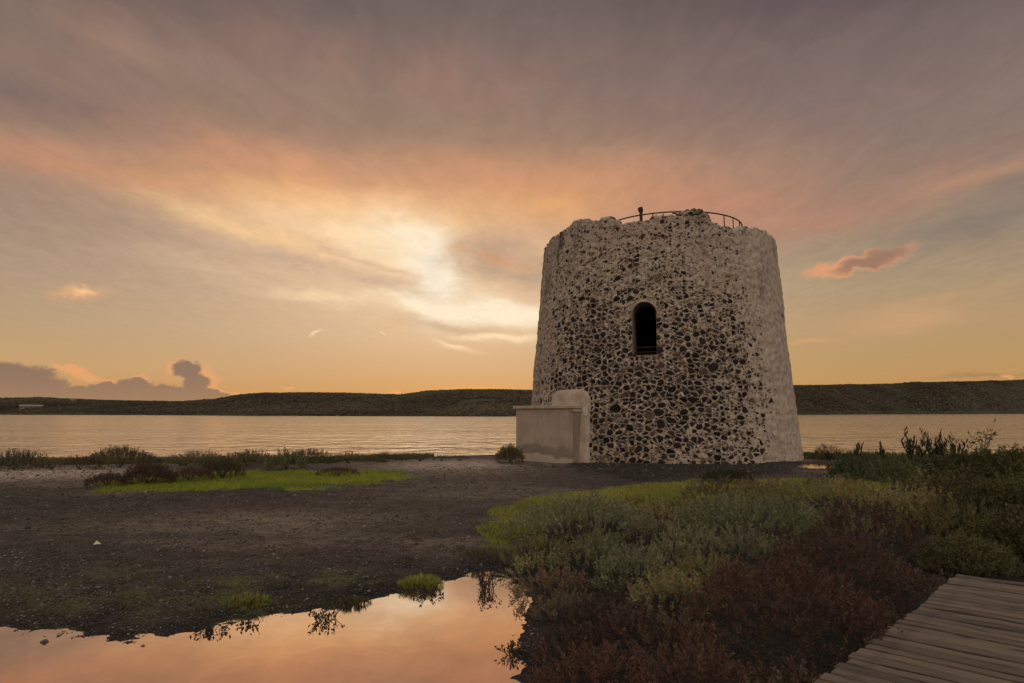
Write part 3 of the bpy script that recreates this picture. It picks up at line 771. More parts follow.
MCR = simple('crest_rubble', (.17, .135, .115), (.06, .048, .045), 3.5, .95, .6, .02)
cr.build('crest_stones', MCR, tower, False)
# plaster panel of the walled-up doorway (above the lean-to)
def curved_patch(pxs, top_fn, z0, name, mat, pr_):
    V = []; Fs = []; nn = 26; mm = 20
    ths2 = np.linspace(pix2tower(pxs[0], 430)[0], pix2tower(pxs[1], 430)[0], nn)
    for i, th in enumerate(ths2):
        q = i/(nn-1); zt = top_fn(q)
        for j in range(mm):
            z = z0+(zt-z0)*j/(mm-1); edge = min(q, 1-q, (1-j/(mm-1))*1.2)
            V.append(tpt(th, rad(z)+pr_*min(1, edge*14)-.06*(edge < .01)+.012*mn.noise(Vector((th*20, z*3, 0))), z+(.02*math.sin(i*2.3) if j == mm-1 else 0)))
    for i in range(nn-1):
        for j in range(mm-1): Fs.append((i*mm+j, (i+1)*mm+j, (i+1)*mm+j+1, i*mm+j+1))
    MB().add(V, Fs).build(name, mat, tower, True)
curved_patch((549, 590.5), lambda q: 2.15+.80*max(0, 1-abs((q-.5)*2)**5)**.5, 0, 'plaster_patch', MPL, .045)
# railing ring on the roof terrace
rail = MB(); RC = (front[0]*.9+side[0]*.55, front[1]*.9+side[1]*.55, 0); 
def ringpt(a_, r, z): d_ = front*math.cos(a_)+side*math.sin(a_); return (RC[0]+d_[0]*r, RC[1]+d_[1]*r, z)
RZ, RRd = 9.77, 3.05
A0, A1 = -2.1, 1.75
rail.tube([ringpt(a_, RRd, RZ) for a_ in np.linspace(A0, A1, 60)], .028, 7)
rl = rail.build('railing', MIR, tower, True)
for a_ in (-1.9, -1.25, -.75, -.2, .30, .78, 1.2, 1.68):
    MB().tube([ringpt(a_, RRd, 8.6), ringpt(a_, RRd, RZ)], .022, 6).build('railing_post', MIR, rl)
MB().tube([ringpt(a_, RRd, RZ-.42) for a_ in np.linspace(.98, A1, 16)], .02, 6).build('lower_rail', MIR, rl)
MB().tube([ringpt(.98, RRd, RZ-.42), ringpt(.98, RRd, RZ-.02)], .02, 6).build('railing_post', MIR, rl)
# thick vent pipe with cap
th_, z_ = pix2tower(638.5, 216)
mp_ = MB(); p = tpt(th_, 4.3, 0)
mp_.tube([(p[0], p[1], 8.6), (p[0], p[1], 9.78)], .06, 10).tube([(p[0], p[1], 9.72), (p[0], p[1], 9.78), (p[0]-.03, p[1], 9.90), (p[0]-.04, p[1], 9.93)], [.07, .095, .10, .06], 10)
mp_.build('vent_pipe', MIR, tower, False)
th_, z_ = pix2tower(769, 238); p = tpt(th_, 4.7, 0)
MB().tube([(p[0], p[1], 8.9), (p[0], p[1], z_+.22)], .022, 6).tube([(p[0], p[1], z_+.2), (p[0]+.02, p[1], z_+.32)], [.035, .02], 6).build('iron_stub', MIR, tower)

# ------------------------------------------------------------------ masonry lean-to against the tower
Cn = np.array((2.02, 25.3)); dl = np.array((-.62, .784)); dl /= np.linalg.norm(dl); dr_ = np.array((dl[1], -dl[0]))
WL, WR, HB = 3.0, 1.35, 2.12
g0 = .02
hut = empty('masonry_shed', (Cn[0], Cn[1], g0)); tag(hut, 'low grey rendered masonry shed with slab top against the tower foot', 'shed')
hut.rotation_euler = (0, 0, math.atan2(dl[1], dl[0]))
# local axes: +x along the front-left face (away from corner), -y... find which local y is dr_
ly = np.array((-dl[1], dl[0])); sy = 1 if ly @ dr_ > 0 else -1
MHT, t, o = material('stained_render')
oc = objco(t); X3, Y3, Z3 = sep(t, oc)
nn_ = noise(t, oc, 1.3, 6, .6); n5 = noise(t, oc, 6, 5, .6); n6 = noise(t, oc, 1.0, 4, .6, .3)
bc = mix(t, nn_.step(.3, .7), (.36, .30, .26, 1), (.27, .225, .195, 1)); bc = mix(t, n5.step(.4, .7)*.35, bc, (.22, .18, .15, 1))
stain_top = (n6-.5)*1.3+.75
st = (Z3*-1.0+stain_top).step(-.05, .12)
bc = mix(t, st*.6, bc, (.14, .12, .095, 1))
low = (Z3*-1.0+((n6-.5)*.7+.32)).step(-.03, .03)
bc = mix(t, low*.8, bc, (.42, .36, .30, 1))
drip = noise(t, comb(t, (X3+Y3)*5.0, Z3*.3, 0.0), 1.0, 4, .6).step(.5, .75)*(Z3.step(1.0, 2.1))*.4
bc = mix(t, drip, bc, (.15, .12, .10, 1))
principled(t, o, bc, .93, n5+noise(t, oc, 30, 4, .6)*.5, .5, .02, .2)
def bx(x0, x1, y0, y1, z0, z1, bev=.012): return MB().box(((x0+x1)/2, sy*(y0+y1)/2, (z0+z1)/2), (x1-x0, y1-y0, z1-z0), 0, 0, bev)
bx(0, WL, 0, WR+.5, -.15, HB).build('wall', MHT, hut)
bx(-.05, WL+.12, -.06, WR+.3, HB+.003, HB+.12).build('roof_slab', MPL, hut)
# the side facing the tower: plain rendered jamb, recessed metal door, lintel
MDR = simple('door_sheet', (.25, .20, .165), (.19, .148, .122), 3, .7, .2, .004, stretch=(8, 8, .6))
dx0 = .27
dr = bx(-.025, -.003, .30, 1.22, .03, 2.0, .004).build('door', MDR, hut)
MB().box((-.045, sy*1.12, 1.05), (.03, .03, .14), 0, 0, .004).build('handle', MIR, dr)
bx(-.05, -.003, .22, 1.30, 2.0+.004, 2.09, .006).build('lintel', MPL, hut)
MSG = simple('sign_white', (.62, .60, .57), (.5, .48, .46), 8, .5, .1, .002)
sg = bx(-.05, -.028, 1.26, 1.42, 1.62, 2.0-.02, .003) if False else None
# white notice plate on the wall beside the door
pth, pz = pix2tower(586, 412)
def plate():
    p0 = Vector((Cn[0], Cn[1], 0))
    s = empty('notice_plate', (0, 0, 0))
    d_ = ray(585.5, 411.5)
    # hang it on the tower plaster just right of the door
    th, z = pix2tower(585.5, 411.5, .1); q = tpt(th, rad(z)+.10, z)
    s.location = (TC[0]+q[0], TC[1]+q[1], z); s.rotation_euler = (0, 0, math.atan2(q[1], q[0])+math.pi/2)
    tag(s, 'small white notice plate beside the shed door at the tower foot', 'sign')
    MB().box((0, 0, 0), (.17, .012, .30), 0, 0, .003).build('plate', MSG, s)
    ink = MB()
    for k, (w_, x0_) in enumerate(((.05, 0), (.05, 0), (.09, 0), (.08, 0), (.09, 0), (.06, 0))):
        zz = .115-k*.042 if k > 1 else .12-k*.018
        ink.box((x0_, .0075, zz), (w_, .003, .012)); ink.box((x0_, -.0075, zz), (w_, .003, .012))
    ink.build('lettering', MDK, s)
plate()

# ------------------------------------------------------------------ boardwalk
MWD, t, o = material('weathered_board')
uvn = S(t, node(t, 'ShaderNodeUVMap', uv_map='grain').outputs[0]); gu, gv, _ = sep(t, uvn)
tn = sep(t, S(t, node(t, 'ShaderNodeAttribute', attribute_name='tint').outputs['Color']))[0]
gr = noise(t, comb(t, gu*2.6, gv*95.0, tn*30.0), 1.0, 6, .7, .15); gr2 = noise(t, comb(t, gu*1.6, gv*12.0, tn*9.0), 1.0, 5, .6, .1)
wc = mix(t, gr.step(.3, .7), (.035, .027, .022, 1), (.135, .096, .070, 1)); wc = mix(t, gr2.step(.4, .75)*.6, wc, (.055, .043, .036, 1))
wc = mix(t, tn.step(.2, 1.0)*.4, mix(t, tn.step(.25, .0)*.5, wc, (.035, .027, .022, 1)), (.15, .108, .078, 1))
bu, bv, _ = sep(t, S(t, node(t, 'ShaderNodeUVMap', uv_map='board').outputs[0]))
nail = None
for a_ in (.13, 1.15, 2.17):
    for b_ in (.026, .082):
        p_ = bu-a_; q_ = bv-b_; m_ = ((p_*p_+q_*q_)*-1.0).step(-.000060, -.000025); nail = m_ if nail is None else nail.max(m_)
        rs_ = ((p_*p_*.12+q_*q_)*-1.0).step(-.0005, -.0001); nail = nail.max(rs_*.35)
wc = mix(t, nail*.85, wc, (.018, .013, .011, 1))
knot = node(t, 'ShaderNodeTexVoronoi', voronoi_dimensions='2D', ins={'Vector': comb(t, gu*1.4, gv*5.5+tn*4.0), 'Scale': 1.0}); kd = S(t, knot.outputs['Distance'])
wc = mix(t, (kd*-1.0).step(-.13, -.05)*.8, wc, (.02, .016, .014, 1))
principled(t, o, wc, .75, gr+gr2*.5, .8, .006, .3)
LE = [np.array(q, float) for q in ((-.9, 1.5), (3.5, 5.98), (4.45, 7.05))]   # left edge line
DZ, BW, PW = .40, 2.3, .128
walk = empty('boardwalk', (3.5, 5.0, 0)); tag(walk, 'weathered grey-brown plank boardwalk in the lower right corner', 'boardwalk')
WV, WF, WUV, WC, WUB = [], [], [], [], []
def plank(p0, dirv, across, w, L, z0, seed):
    n_ = 9; th = .035
    base = len(WV)
    zj = random.uniform(-.004, .004); ext = random.uniform(-.02, .02); tl = random.uniform(-.006, .006); ang = random.uniform(-.006, .006)
    prof_ = [(0, -th), (0, -.006), (.005, 0), (w/2, .0), (w-.005, 0), (w, -.006), (w, -th)]
    for i in range(n_+1):
        s_ = i/n_*L+ext
        for (a_, b_) in prof_:
            wv = .0035*math.sin(i*1.7+seed)+(.003*math.sin(i*3.1+seed*2) if a_ > 0 else 0)
            p = p0+across*s_+dirv*(a_+ang*s_+(.003*math.sin(i*2.1+seed+a_*40)))
            WV.append((p[0]-3.5, p[1]-5.0, z0+b_+zj+wv*.6+tl*(a_/w-.5))); WUV.append((s_+seed*1.7, a_+seed*.37)); WUB.append((s_, a_)); WC.append((seed*.618 % 1,)*3)
    k_ = len(prof_)
    for i in range(n_):
        for j in range(k_-1): WF.append((base+i*k_+j, base+(i+1)*k_+j, base+(i+1)*k_+j+1, base+i*k_+j+1))
    WF.append(tuple(base+j for j in range(k_))); WF.append(tuple(base+n_*k_+j for j in range(k_))[::-1])
sd_ = 0
joists = MB()
for a_, b_ in zip(LE[:-1], LE[1:]):
    e = b_-a_; L = np.linalg.norm(e); e /= L; acr = np.array((e[1], -e[0]))
    n_ = int(L/PW)
    for k in range(n_):
        sd_ += 1; w = PW-.020-random.uniform(0, .012)
        plank(a_+e*(k*PW), e, acr, w, BW, DZ, sd_)
    for off_ in (.12, BW/2, BW-.12):
        m_ = a_+e*L/2+acr*off_; joists.box((m_[0]-3.5, m_[1]-5, DZ-.035-.075-.002), (L, .07, .14), math.atan2(e[1], e[0]))
# wedge where the two runs meet
a_, b_, c_ = LE[0], LE[1], LE[2]
me = mesh('decking', WV, WF, False, np.array(WC)); ul = me.uv_layers.new(name='grain'); li = np.empty(len(me.loops), np.int32); me.loops.foreach_get('vertex_index', li); ul.data.foreach_set('uv', np.array(WUV, np.float32)[li].ravel())
ul = me.uv_layers.new(name='board'); ul.data.foreach_set('uv', np.array(WUB, np.float32)[li].ravel())
link('decking', me, MWD, walk)
MJO = simple('joist_timber', (.07, .052, .042), (.04, .03, .025), 4, .85, .4, .01)
joists.build('joist', MJO, walk)
for a_, b_ in zip(LE[:-1], LE[1:]):
    e = b_-a_; L = np.linalg.norm(e); e /= L; acr = np.array((e[1], -e[0]))
    for s_ in np.arange(.5, L, 1.5):
        for off_ in (.14, BW-.14):
            p = a_+e*s_+acr*off_; MB().box((p[0]-3.5, p[1]-5, .02), (.10, .10, .44), math.atan2(e[1], e[0]), 0, .008).build('post', MJO, walk)

# ------------------------------------------------------------------ plants: sprig prototypes
def sprig_feather(nb=30, bl=.30, lean=.12, bw=.021, curl=.5):
    """upright stem with many short ascending fleshy branchlets, unit height"""
    V = []; Fs = []; C_ = []
    lx, ly_ = rng.normal(0, lean, 2)
    def stem(s_): return np.array((lx*s_*s_, ly_*s_*s_, s_))
    prev = None
    for k in range(4):
        s_ = k/3; p = stem(s_); w = .010*(1-s_*.7)
        b = len(V); V += [p+(w, 0, 0), p+(-w*.5, w*.87, 0), p+(-w*.5, -w*.87, 0)]; C_ += [.5+.5*s_]*3
        if prev is not None:
            for i in range(3): j = (i+1) % 3; Fs += [(prev+i, prev+j, b+j), (prev+i, b+j, b+i)]
        prev = b
    for k in range(nb):
        s_ = rng.uniform(.18, 1)**.8; p = stem(s_); a_ = rng.uniform(0, 6.283); L = bl*(1.15-s_*.75)*rng.uniform(.6, 1.2)
        up = rng.uniform(.5, 1.3)
        d = np.array((math.cos(a_), math.sin(a_), up)); d /= np.linalg.norm(d)
        mid = p+d*L*.55; tip = p+d*L+np.array((0, 0, L*.25*curl))
        sdv = np.cross(d, (0, 0, 1)); sdv /= np.linalg.norm(sdv)+1e-9; sdv = sdv*math.cos(a_*3)+np.cross(d, sdv)*math.sin(a_*3)
        w = bw*rng.uniform(.7, 1.3); b = len(V)
        V += [p, mid+sdv*w, mid-sdv*w, tip]; C_ += [.7, 1, 1, 1.15]
        Fs += [(b, b+1, b+2), (b+1, b+3, b+2)]
    return np.array(V), np.array(Fs), np.array(C_)[:, None]**.0*np.ones((len(V), 1))
def sprig_grass(nb=14, spread=.35, w=.018):
    V = []; Fs = []
    for k in range(nb):
        a_ = rng.uniform(0, 6.283); r0 = rng.uniform(0, .12); L = rng.uniform(.5, 1.05); sp = rng.uniform(.05, spread)
        d = np.array((math.cos(a_), math.sin(a_), 0)); s_ = np.array((-d[1], d[0], 0)); b = len(V)
        p0 = d*r0; p1 = p0+d*sp*.35*L+np.array((0, 0, L*.55)); p2 = p0+d*sp*1.2*L+np.array((0, 0, L*(1-.2*sp)))
        V += [p0-s_*w, p0+s_*w, p1-s_*w*.8, p1+s_*w*.8, p2]; Fs += [(b, b+1, b+3), (b, b+3, b+2), (b+2, b+3, b+4)]
    return np.array(V), np.array(Fs)
def sprig_leafy(nb=16):
    """upright shoot with broader pointed leaves"""
    V = []; Fs = []; lx, ly_ = rng.normal(0, .12, 2)
    for k in range(nb):
        s_ = (k+.5)/nb; p = np.array((lx*s_, ly_*s_, s_*.85)); a_ = k*2.4+rng.uniform(-.4, .4); L = .26*(1.15-.5*s_)*rng.uniform(.7, 1.2)
        d = np.array((math.cos(a_), math.sin(a_), rng.uniform(.5, 1.4))); d /= np.linalg.norm(d); sdv = np.cross(d, (0, 0, 1)); sdv /= np.linalg.norm(sdv)
        m_ = p+d*L*.5; b = len(V); w = .035
        V += [p, m_+sdv*w, m_-sdv*w, p+d*L]; Fs += [(b, b+1, b+2), (b+1, b+3, b+2)]
    b = len(V); V += [np.array((.008, 0, 0)), np.array((-.008, 0, 0)), np.array((lx, ly_, .85))]; Fs += [(b, b+1, b+2)]
    return np.array(V), np.array(Fs)
FEA = [sprig_feather() for _ in range(14)]; GRA = [sprig_grass() for _ in range(8)]; LEA = [sprig_leafy() for _ in range(8)]
FINE = [sprig_feather(16, .4, .2, .024) for _ in range(8)]

def cushion_sprigs(cx, cy, r, h, n, size, colr, jit=.25, up=.55, skirt=.0, gz=None):
    """n sprigs growing out of a dome-shaped bush"""
    a_ = rng.uniform(0, 6.283, n); q = np.sqrt(rng.uniform(0, 1, n))
    dome = np.sqrt(np.clip(1-q*q, 0, 1))
    x = cx+np.cos(a_)*q*r; y = cy+np.sin(a_)*q*r
    gz_ = ground_h(x, y) if gz is None else np.full(n, gz)
    z = gz_+np.maximum(dome*h-size*.5, -.03)*rng.uniform(.55, 1, n)
    nrm = np.stack([np.cos(a_)*q, np.sin(a_)*q, up+dome], 1)+rng.normal(0, .16, (n, 3))
    nrm[:, 2] = np.abs(nrm[:, 2])+.15
    sc = size*rng.uniform(.65, 1.3, n)
    c_ = np.array(colr)[None]*rng.uniform(1-jit, 1+jit, (n, 1))*(1+rng.normal(0, .06, (n, 3)))
    return np.stack([x, y, z], 1), sc, tilt(nrm, rng.uniform(0, 6.283, n)), np.clip(c_, .004, 1)
def merge_cushions(lst):
    return [np.concatenate([q[i] for q in lst]) for i in range(4)]
def stuff(name, variants, lst, label, cat):
    P_, S_, M_, C_ = merge_cushions(lst)
    V, Fc, CC = scatter(variants, P_, S_, M_, C_)
    tag(link(name, mesh(name, V, Fc, False, CC), MF), label, cat, kind='stuff')
    return len(Fc)

# -------- salt-marsh scrub: one growing mass per kind
OLIVE = (.175, .16, .068); GREY = (.165, .165, .088); BROWN = (.135, .098, .062); RED = (.076, .044, .032); PURP = (.074, .045, .036); SILV = (.125, .10, .075); DGREEN = (.085, .080, .034); YGR = (.12, .13, .035)
# zones in the ground plane (footprint of a point seen in the photo -> where it grows)
zones = []
def zone(px, py, rx, ry, kind, w=1.0):
    gx, gy = at(px, py, .3); zones.append((gx, gy, max(.2, at(px+rx, py, .3)[0]-gx), max(.3, abs(at(px, py-ry, .3)[1]-at(px, py+ry, .3)[1])/2), kind, w))
zone(540, 620, 45, 25, 'brown'); zone(560, 580, 60, 18, 'brown'); zone(600, 625, 60, 20, 'purp', 1.2); zone(640, 660, 90, 25, 'red', 1.0); zone(650, 655, 45, 18, 'silv', .9)
zone(780, 650, 90, 30, 'red', 1.1); zone(880, 570, 80, 22, 'purp', 1.3); zone(800, 590, 80, 22, 'red', 1.0); zone(700, 590, 90, 16, 'olive', 1.1); zone(610, 545, 80, 14, 'olive', 1.2)
zone(520, 570, 40, 16, 'purp', .9); zone(560, 520, 60, 10, 'grey', 1.2); zone(700, 545, 120, 22, 'grey', 1.3); zone(720, 515, 120, 12, 'olive', 1.3); zone(860, 530, 90, 16, 'grey', 1.2); zone(850, 500, 120, 10, 'olive', 1.2); zone(970, 560, 40, 20, 'dgreen', 1.3)
zone(960, 500, 70, 20, 'dgreen', 1.3); zone(740, 495, 120, 6, 'brown', 1.0); zone(980, 540, 60, 20, 'dgreen', 1.2); zone(500, 575, 20, 10, 'brown', 1.2)
PAL = dict(brown=BROWN, purp=PURP, red=RED, silv=SILV, olive=OLIVE, grey=GREY, dgreen=DGREEN)
def kind_at(x, y):
    tot = {}
    for gx, gy, kx, ky, k, w in zones:
        q = ((x-gx)/kx)**2+((y-gy)/ky)**2; tot[k] = max(tot.get(k, 0), w*math.exp(-q*.8)*random.uniform(.6, 1.35))
    tot['olive'] = max(tot.get('olive', 0), .5*sm(8.5, 11, y)*1.0)
    if y < 7.2: tot['olive'] = tot.get('olive', 0)*.5; tot['grey'] = tot.get('grey', 0)*.4
    k = max(tot, key=tot.get); return k
minx, maxx, miny, maxy = -1, 24, 3.2, 24
cush = []
NC = 120000
cy_ = np.exp(rng.uniform(math.log(3.3), math.log(23), NC)); cx_ = rng.uniform(-1.0, 1, NC)*1.0; cx_ = -1+rng.uniform(0, 1, NC)*(cy_*.95+1)
cr_ = rng.uniform(.22, .72, NC)*(.60+.085*cy_)
sdc = sd_poly(VEG, cx_, cy_)
okc = (sdc < -cr_*.72) & (cx_ < cy_*.85+1)
arr = np.zeros((0, 3))
for xx, yy, r in zip(cx_[okc], cy_[okc], cr_[okc]):
    if len(arr) and (((arr[:, 0]-xx)**2+(arr[:, 1]-yy)**2) < (.96*(arr[:, 2]+r))**2).any(): continue
    arr = np.vstack([arr, (xx, yy, r)]); cush.append((xx, yy, r, 0))
    if len(cush) >= 900: break
tries = NC
print('cushions', len(cush), tries)
green_l, red_l = [], []
for xx, yy, r, q in cush:
    k = kind_at(xx, yy); d = math.hypot(xx, yy)
    h = min(.75, r*random.uniform(.8, 1.35)*(.95 if yy < 9 else .8))*float(min(1, .45+abs(sd_poly(VEG, np.array([xx]), np.array([yy]))[0])*.55))
    if k in ('dgreen',): h *= 1.35
    if k in ('grey', 'olive') : h *= .8
    # keep it under the deck's edge where it grows by the boardwalk
    size = (.13+.004*d)*random.uniform(.85, 1.2)
    dens_ = 900/(1+.030*d*d)
    n_ = int(max(26, dens_*r*r*3.14))
    bf = random.uniform(.72, 1.3); col = tuple(c_*bf*random.uniform(.95, 1.05) for c_ in PAL[k])
    item = cushion_sprigs(xx, yy, r, h, n_, size, col)
    (red_l if k in ('red', 'purp', 'brown') else green_l).append(item)
    if random.random() < .25:    # a few contrasting shoots in the same cushion
        k2 = random.choice(['brown', 'silv', 'red', 'olive']); it2 = cushion_sprigs(xx, yy, r, h*1.08, max(5, n_//8), size*1.15, PAL[k2])
        (red_l if k2 == 'red' else green_l).append(it2)
f1 = stuff('saltmarsh_scrub', FEA, green_l, 'low olive and grey-green marsh scrub growing as one mass', 'scrub')
f2 = stuff('glasswort', FEA, red_l, 'dark red and brown glasswort growing as one mass by the puddle', 'glasswort')
print('tris', f1, f2)

# -------- short bright grass
def grass_fill(poly, n, size, c1, c2, noise_k=.5, margin=.0):
    P = np.array(poly); x = rng.uniform(P[:, 0].min()-.5, P[:, 0].max()+.5, n*3); y = rng.uniform(P[:, 1].min()-.5, P[:, 1].max()+.5, n*3)
    s_ = sd_poly(poly, x, y)+noise_k*fbm(x, y, 1.5, 3, 55) < margin
    x, y = x[s_][:n], y[s_][:n]; m_ = len(x)
    z = ground_h(x, y)-.005
    f_ = np.clip(fbm(x, y, .8, 3, 57)+.5, 0, 1)[:, None]
    c_ = (np.array(c1)*(1-f_)+np.array(c2)*f_)*rng.uniform(.7, 1.3, (m_, 1))
    nrm = np.stack([rng.normal(0, .2, m_), rng.normal(0, .2, m_), np.ones(m_)], 1)
    return np.stack([x, y, z], 1), rng.uniform(.6, 1.4, m_)*size, tilt(nrm, rng.uniform(0, 6.283, m_)), c_
gl_ = [grass_fill(GREEN1, 16000, .065, (.18, .24, .03), (.31, .33, .045), 1.7, -.05), grass_fill(GREEN2, 22000, .07, (.20, .22, .04), (.29, .29, .06)),
       grass_fill(G([(170, 575), (250, 570), (260, 596), (200, 606), (130, 600), (60, 600), (90, 580)]), 1500, .028, (.09, .11, .03), (.13, .15, .04), 1.6, -.2)]
SHS = [(x, float(np.interp(x, SHX, SHY))) for x in np.linspace(-26, -3.6, 30)]
strip = [(x, y-3.6) for x, y in SHS]+[(x, y-.4) for x, y in SHS[::-1]]
gl_.append(grass_fill(strip, 15000, .19, (.085, .095, .035), (.13, .12, .05), 2.6, -.25))
strip2 = [(11.8, 29.2), (12.2, 27.2), (14, 26.4), (17, 24), (22, 22), (30, 24), (30, 28), (18, 30), (14, 31)]
gl_.append(grass_fill(strip2, 5000, .22, (.05, .06, .022), (.08, .085, .03), .9))
foot = G([(500, 463), (560, 466), (640, 466), (800, 461), (800, 464), (640, 469), (560, 468), (500, 466)], .1)
gl_.append(grass_fill(foot, 2200, .06, (.055, .065, .025), (.08, .085, .03), .3))
stuff('grass', GRA, gl_, 'short bright green grass in patches on the mud', 'grass')

# -------- individual bushes: each is a thing of its own (foliage + stem)
MST = simple('woody_stem', (.05, .038, .03), (.035, .028, .022), 12, .9)
def bush(name, px, py, wpx, hpx, col, label, variants=FEA, n=500, group=None, cat='bush', size=.35, zb=None, lists=None, up=.8, jit=.3):
    gx, gy = at(px, py, .1); gz = gh(gx, gy); gz = max(gz, -.02)
    gx, gy = at(px, py, gz); d = math.hypot(gx, gy); m = d/F
    r = wpx/2*m; h = hpx*m
    root = empty(name, (gx, gy, gz)); tag(root, label, cat, group)
    P_, S_, M_, C_ = cushion_sprigs(0, 0, r, h*.85, n, size*h, col, jit, up, gz=0.0)
    V, Fc, CC = scatter(variants, P_, S_, M_, C_)
    link('foliage', mesh('foliage', V, Fc, False, CC), MF, root)
    st = MB()
    for k in range(5):
        a_ = random.uniform(0, 6.28); q = random.uniform(.3, .8)
        st.tube([(.0, 0, -.05), (math.cos(a_)*r*q*.4, math.sin(a_)*r*q*.4, h*.35), (math.cos(a_)*r*q, math.sin(a_)*r*q, h*.72)], [.018, .012, .004], 5)
    st.build('stem', MST, root)
    return root
SG = 'bushes along the near lake shore'
DG = (.075, .068, .038); OG = (.115, .10, .055); RB = (.085, .050, .036)
bush('shore_bush', 14, 469, 44, 15, DG, 'dark spiky bush at the left edge of the shore strip', LEA, 260, SG, size=.6)
bush('shore_bush', 52, 469, 30, 11, OG, 'small low bush just right of the leftmost shore bush', FEA, 200, SG)
bush('shore_bush', 80, 469, 30, 12, RB, 'small reddish low bush on the left of the shore strip', FEA, 220, SG)
bush('shore_bush', 119, 467, 46, 18, OG, 'rounded feathery grey-green bush left of the grass patch on the shore', FEA, 520, SG)
bush('shore_bush', 150, 465, 16, 10, DG, 'small dark leafy bush beside the rounded feathery one', LEA, 130, SG, size=.5)
bush('shore_bush', 197, 466, 56, 14, OG, 'wide low windswept bush on the shore behind the reddish shrubs', FINE, 420, SG)
bush('shore_bush', 248, 466, 48, 15, OG, 'wide low bush on the shore behind the left part of the grass patch', FEA, 420, SG)
bush('shore_bush', 308, 464, 48, 15, DG, 'dark broad bush at the water edge behind the bright grass', FEA, 380, SG)
bush('shore_bush', 350, 463, 40, 11, OG, 'low olive bush at the water edge right of the dark broad one', FEA, 260, SG)
bush('shore_bush', 385, 462, 40, 10, DG, 'low dark bush at the water edge near the end of the strip', FEA, 260, SG)
bush('shore_bush', 420, 461, 28, 8, OG, 'last small olive bush at the right tip of the shore strip', FEA, 170, SG)
bush('shore_bush', 441, 461, 16, 7, DG, 'left small dark tuft on the pebbles left of the shed', FEA, 140, SG)
bush('shore_bush', 459, 461, 22, 7, DG, 'right small dark tuft on the pebbles left of the shed', FEA, 160, SG)
bush('shore_bush', 510, 463, 22, 18, OG, 'shaggy bush growing against the left side of the masonry shed', FEA, 420, SG)
bush('leafy_shrub', 286, 470, 32, 20, (.10, .105, .05), 'taller leafy shrub standing at the back of the grass patch', LEA, 150, size=.5)
RG = 'reddish shrubs behind the grass patch'
bush('reddish_shrub', 107, 487, 30, 13, RB, 'dark red-brown shrub at the left tip of the grass patch', FEA, 420, RG)
bush('reddish_shrub', 148, 484, 36, 19, RB, 'thick dark red-brown shrub, second from the left behind the grass', FEA, 560, RG)
bush('reddish_shrub', 190, 481, 36, 13, (.09, .055, .036), 'brownish shrub in the middle of the reddish row', FEA, 420, RG)
bush('reddish_shrub', 222, 478, 34, 18, (.075, .06, .035), 'brown-green shrub at the right end of the reddish row', FEA, 420, RG)
bush('reddish_shrub', 338, 476, 40, 9, (.07, .036, .026), 'low dark red shrub on the right half of the grass patch', FEA, 380, RG)
TG = 'grass tufts on the mud near the puddle'
bush('grass_tuft', 245, 606, 46, 9, (.17, .18, .04), 'green grass tuft on the mud left of centre', GRA, 220, TG, 'grass tuft', .8, jit=.4)
bush('grass_tuft', 420, 588, 40, 11, (.21, .22, .045), 'bright green grass tuft on the puddle edge', GRA, 220, TG, 'grass tuft', .8, jit=.4)
bush('grass_tuft', 352, 606, 34, 8, (.075, .07, .03), 'dull olive tuft at the puddle edge', GRA, 160, TG, 'grass tuft', .8, jit=.4)
bush('grass_tuft', 483, 561, 34, 13, (.095, .085, .045), 'brownish grass tuft at the corner of the puddle and the scrub', FEA, 160, TG, 'grass tuft', .5)
bush('grass_tuft', 336, 603, 20, 7, (.06, .055, .03), 'tiny dark tuft just left of the dull olive one', GRA, 70, TG, 'grass tuft', .8)
bush('grass_tuft', 95, 523, 40, 2.5, (.10, .10, .04), 'flat pale tuft far out on the mud', GRA, 50, TG, 'grass tuft', .8) if False else None
# right-hand bank
BG = 'tall green shrubs on the right bank'
bush('tall_shrub', 868, 480, 60, 22, (.05, .06, .025), 'dense dark green shrub right of the far puddle', LEA, 700, BG, size=.4)
bush('tall_shrub', 925, 482, 70, 24, (.05, .058, .022), 'dense shrub below the tall leafy stalks', LEA, 800, BG, size=.4)
bush('tall_shrub', 985, 488, 80, 32, (.062, .062, .026), 'big shrub near the right edge at lake height', FEA, 900, BG, size=.35)
bush('tall_shrub', 1030, 496, 80, 38, (.07, .07, .026), 'big olive shrub cut by the right edge of the view', FEA, 900, BG, size=.35)
bush('tall_shrub', 1000, 535, 90, 40, (.055, .055, .022), 'large dark olive shrub above the boardwalk end', FEA, 1100, BG, size=.35)
bush('tall_shrub', 950, 520, 60, 34, (.075, .06, .03), 'brownish shrub left of the large dark olive shrub', FEA, 800, BG, size=.35)
bush('tall_shrub', 1028, 566, 60, 44, (.075, .07, .03), 'olive shrub right behind the boardwalk end at the edge of the view', FEA, 900, BG, size=.35)
bush('tall_shrub', 968, 571, 60, 26, (.10, .10, .042), 'pale green low shrub at the far end of the planks', FEA, 800, BG, size=.45)
bush('tall_shrub', 728, 484, 46, 15, (.045, .045, .025), 'low dark bush between the tower foot and the scrub', FEA, 420, BG, size=.4)
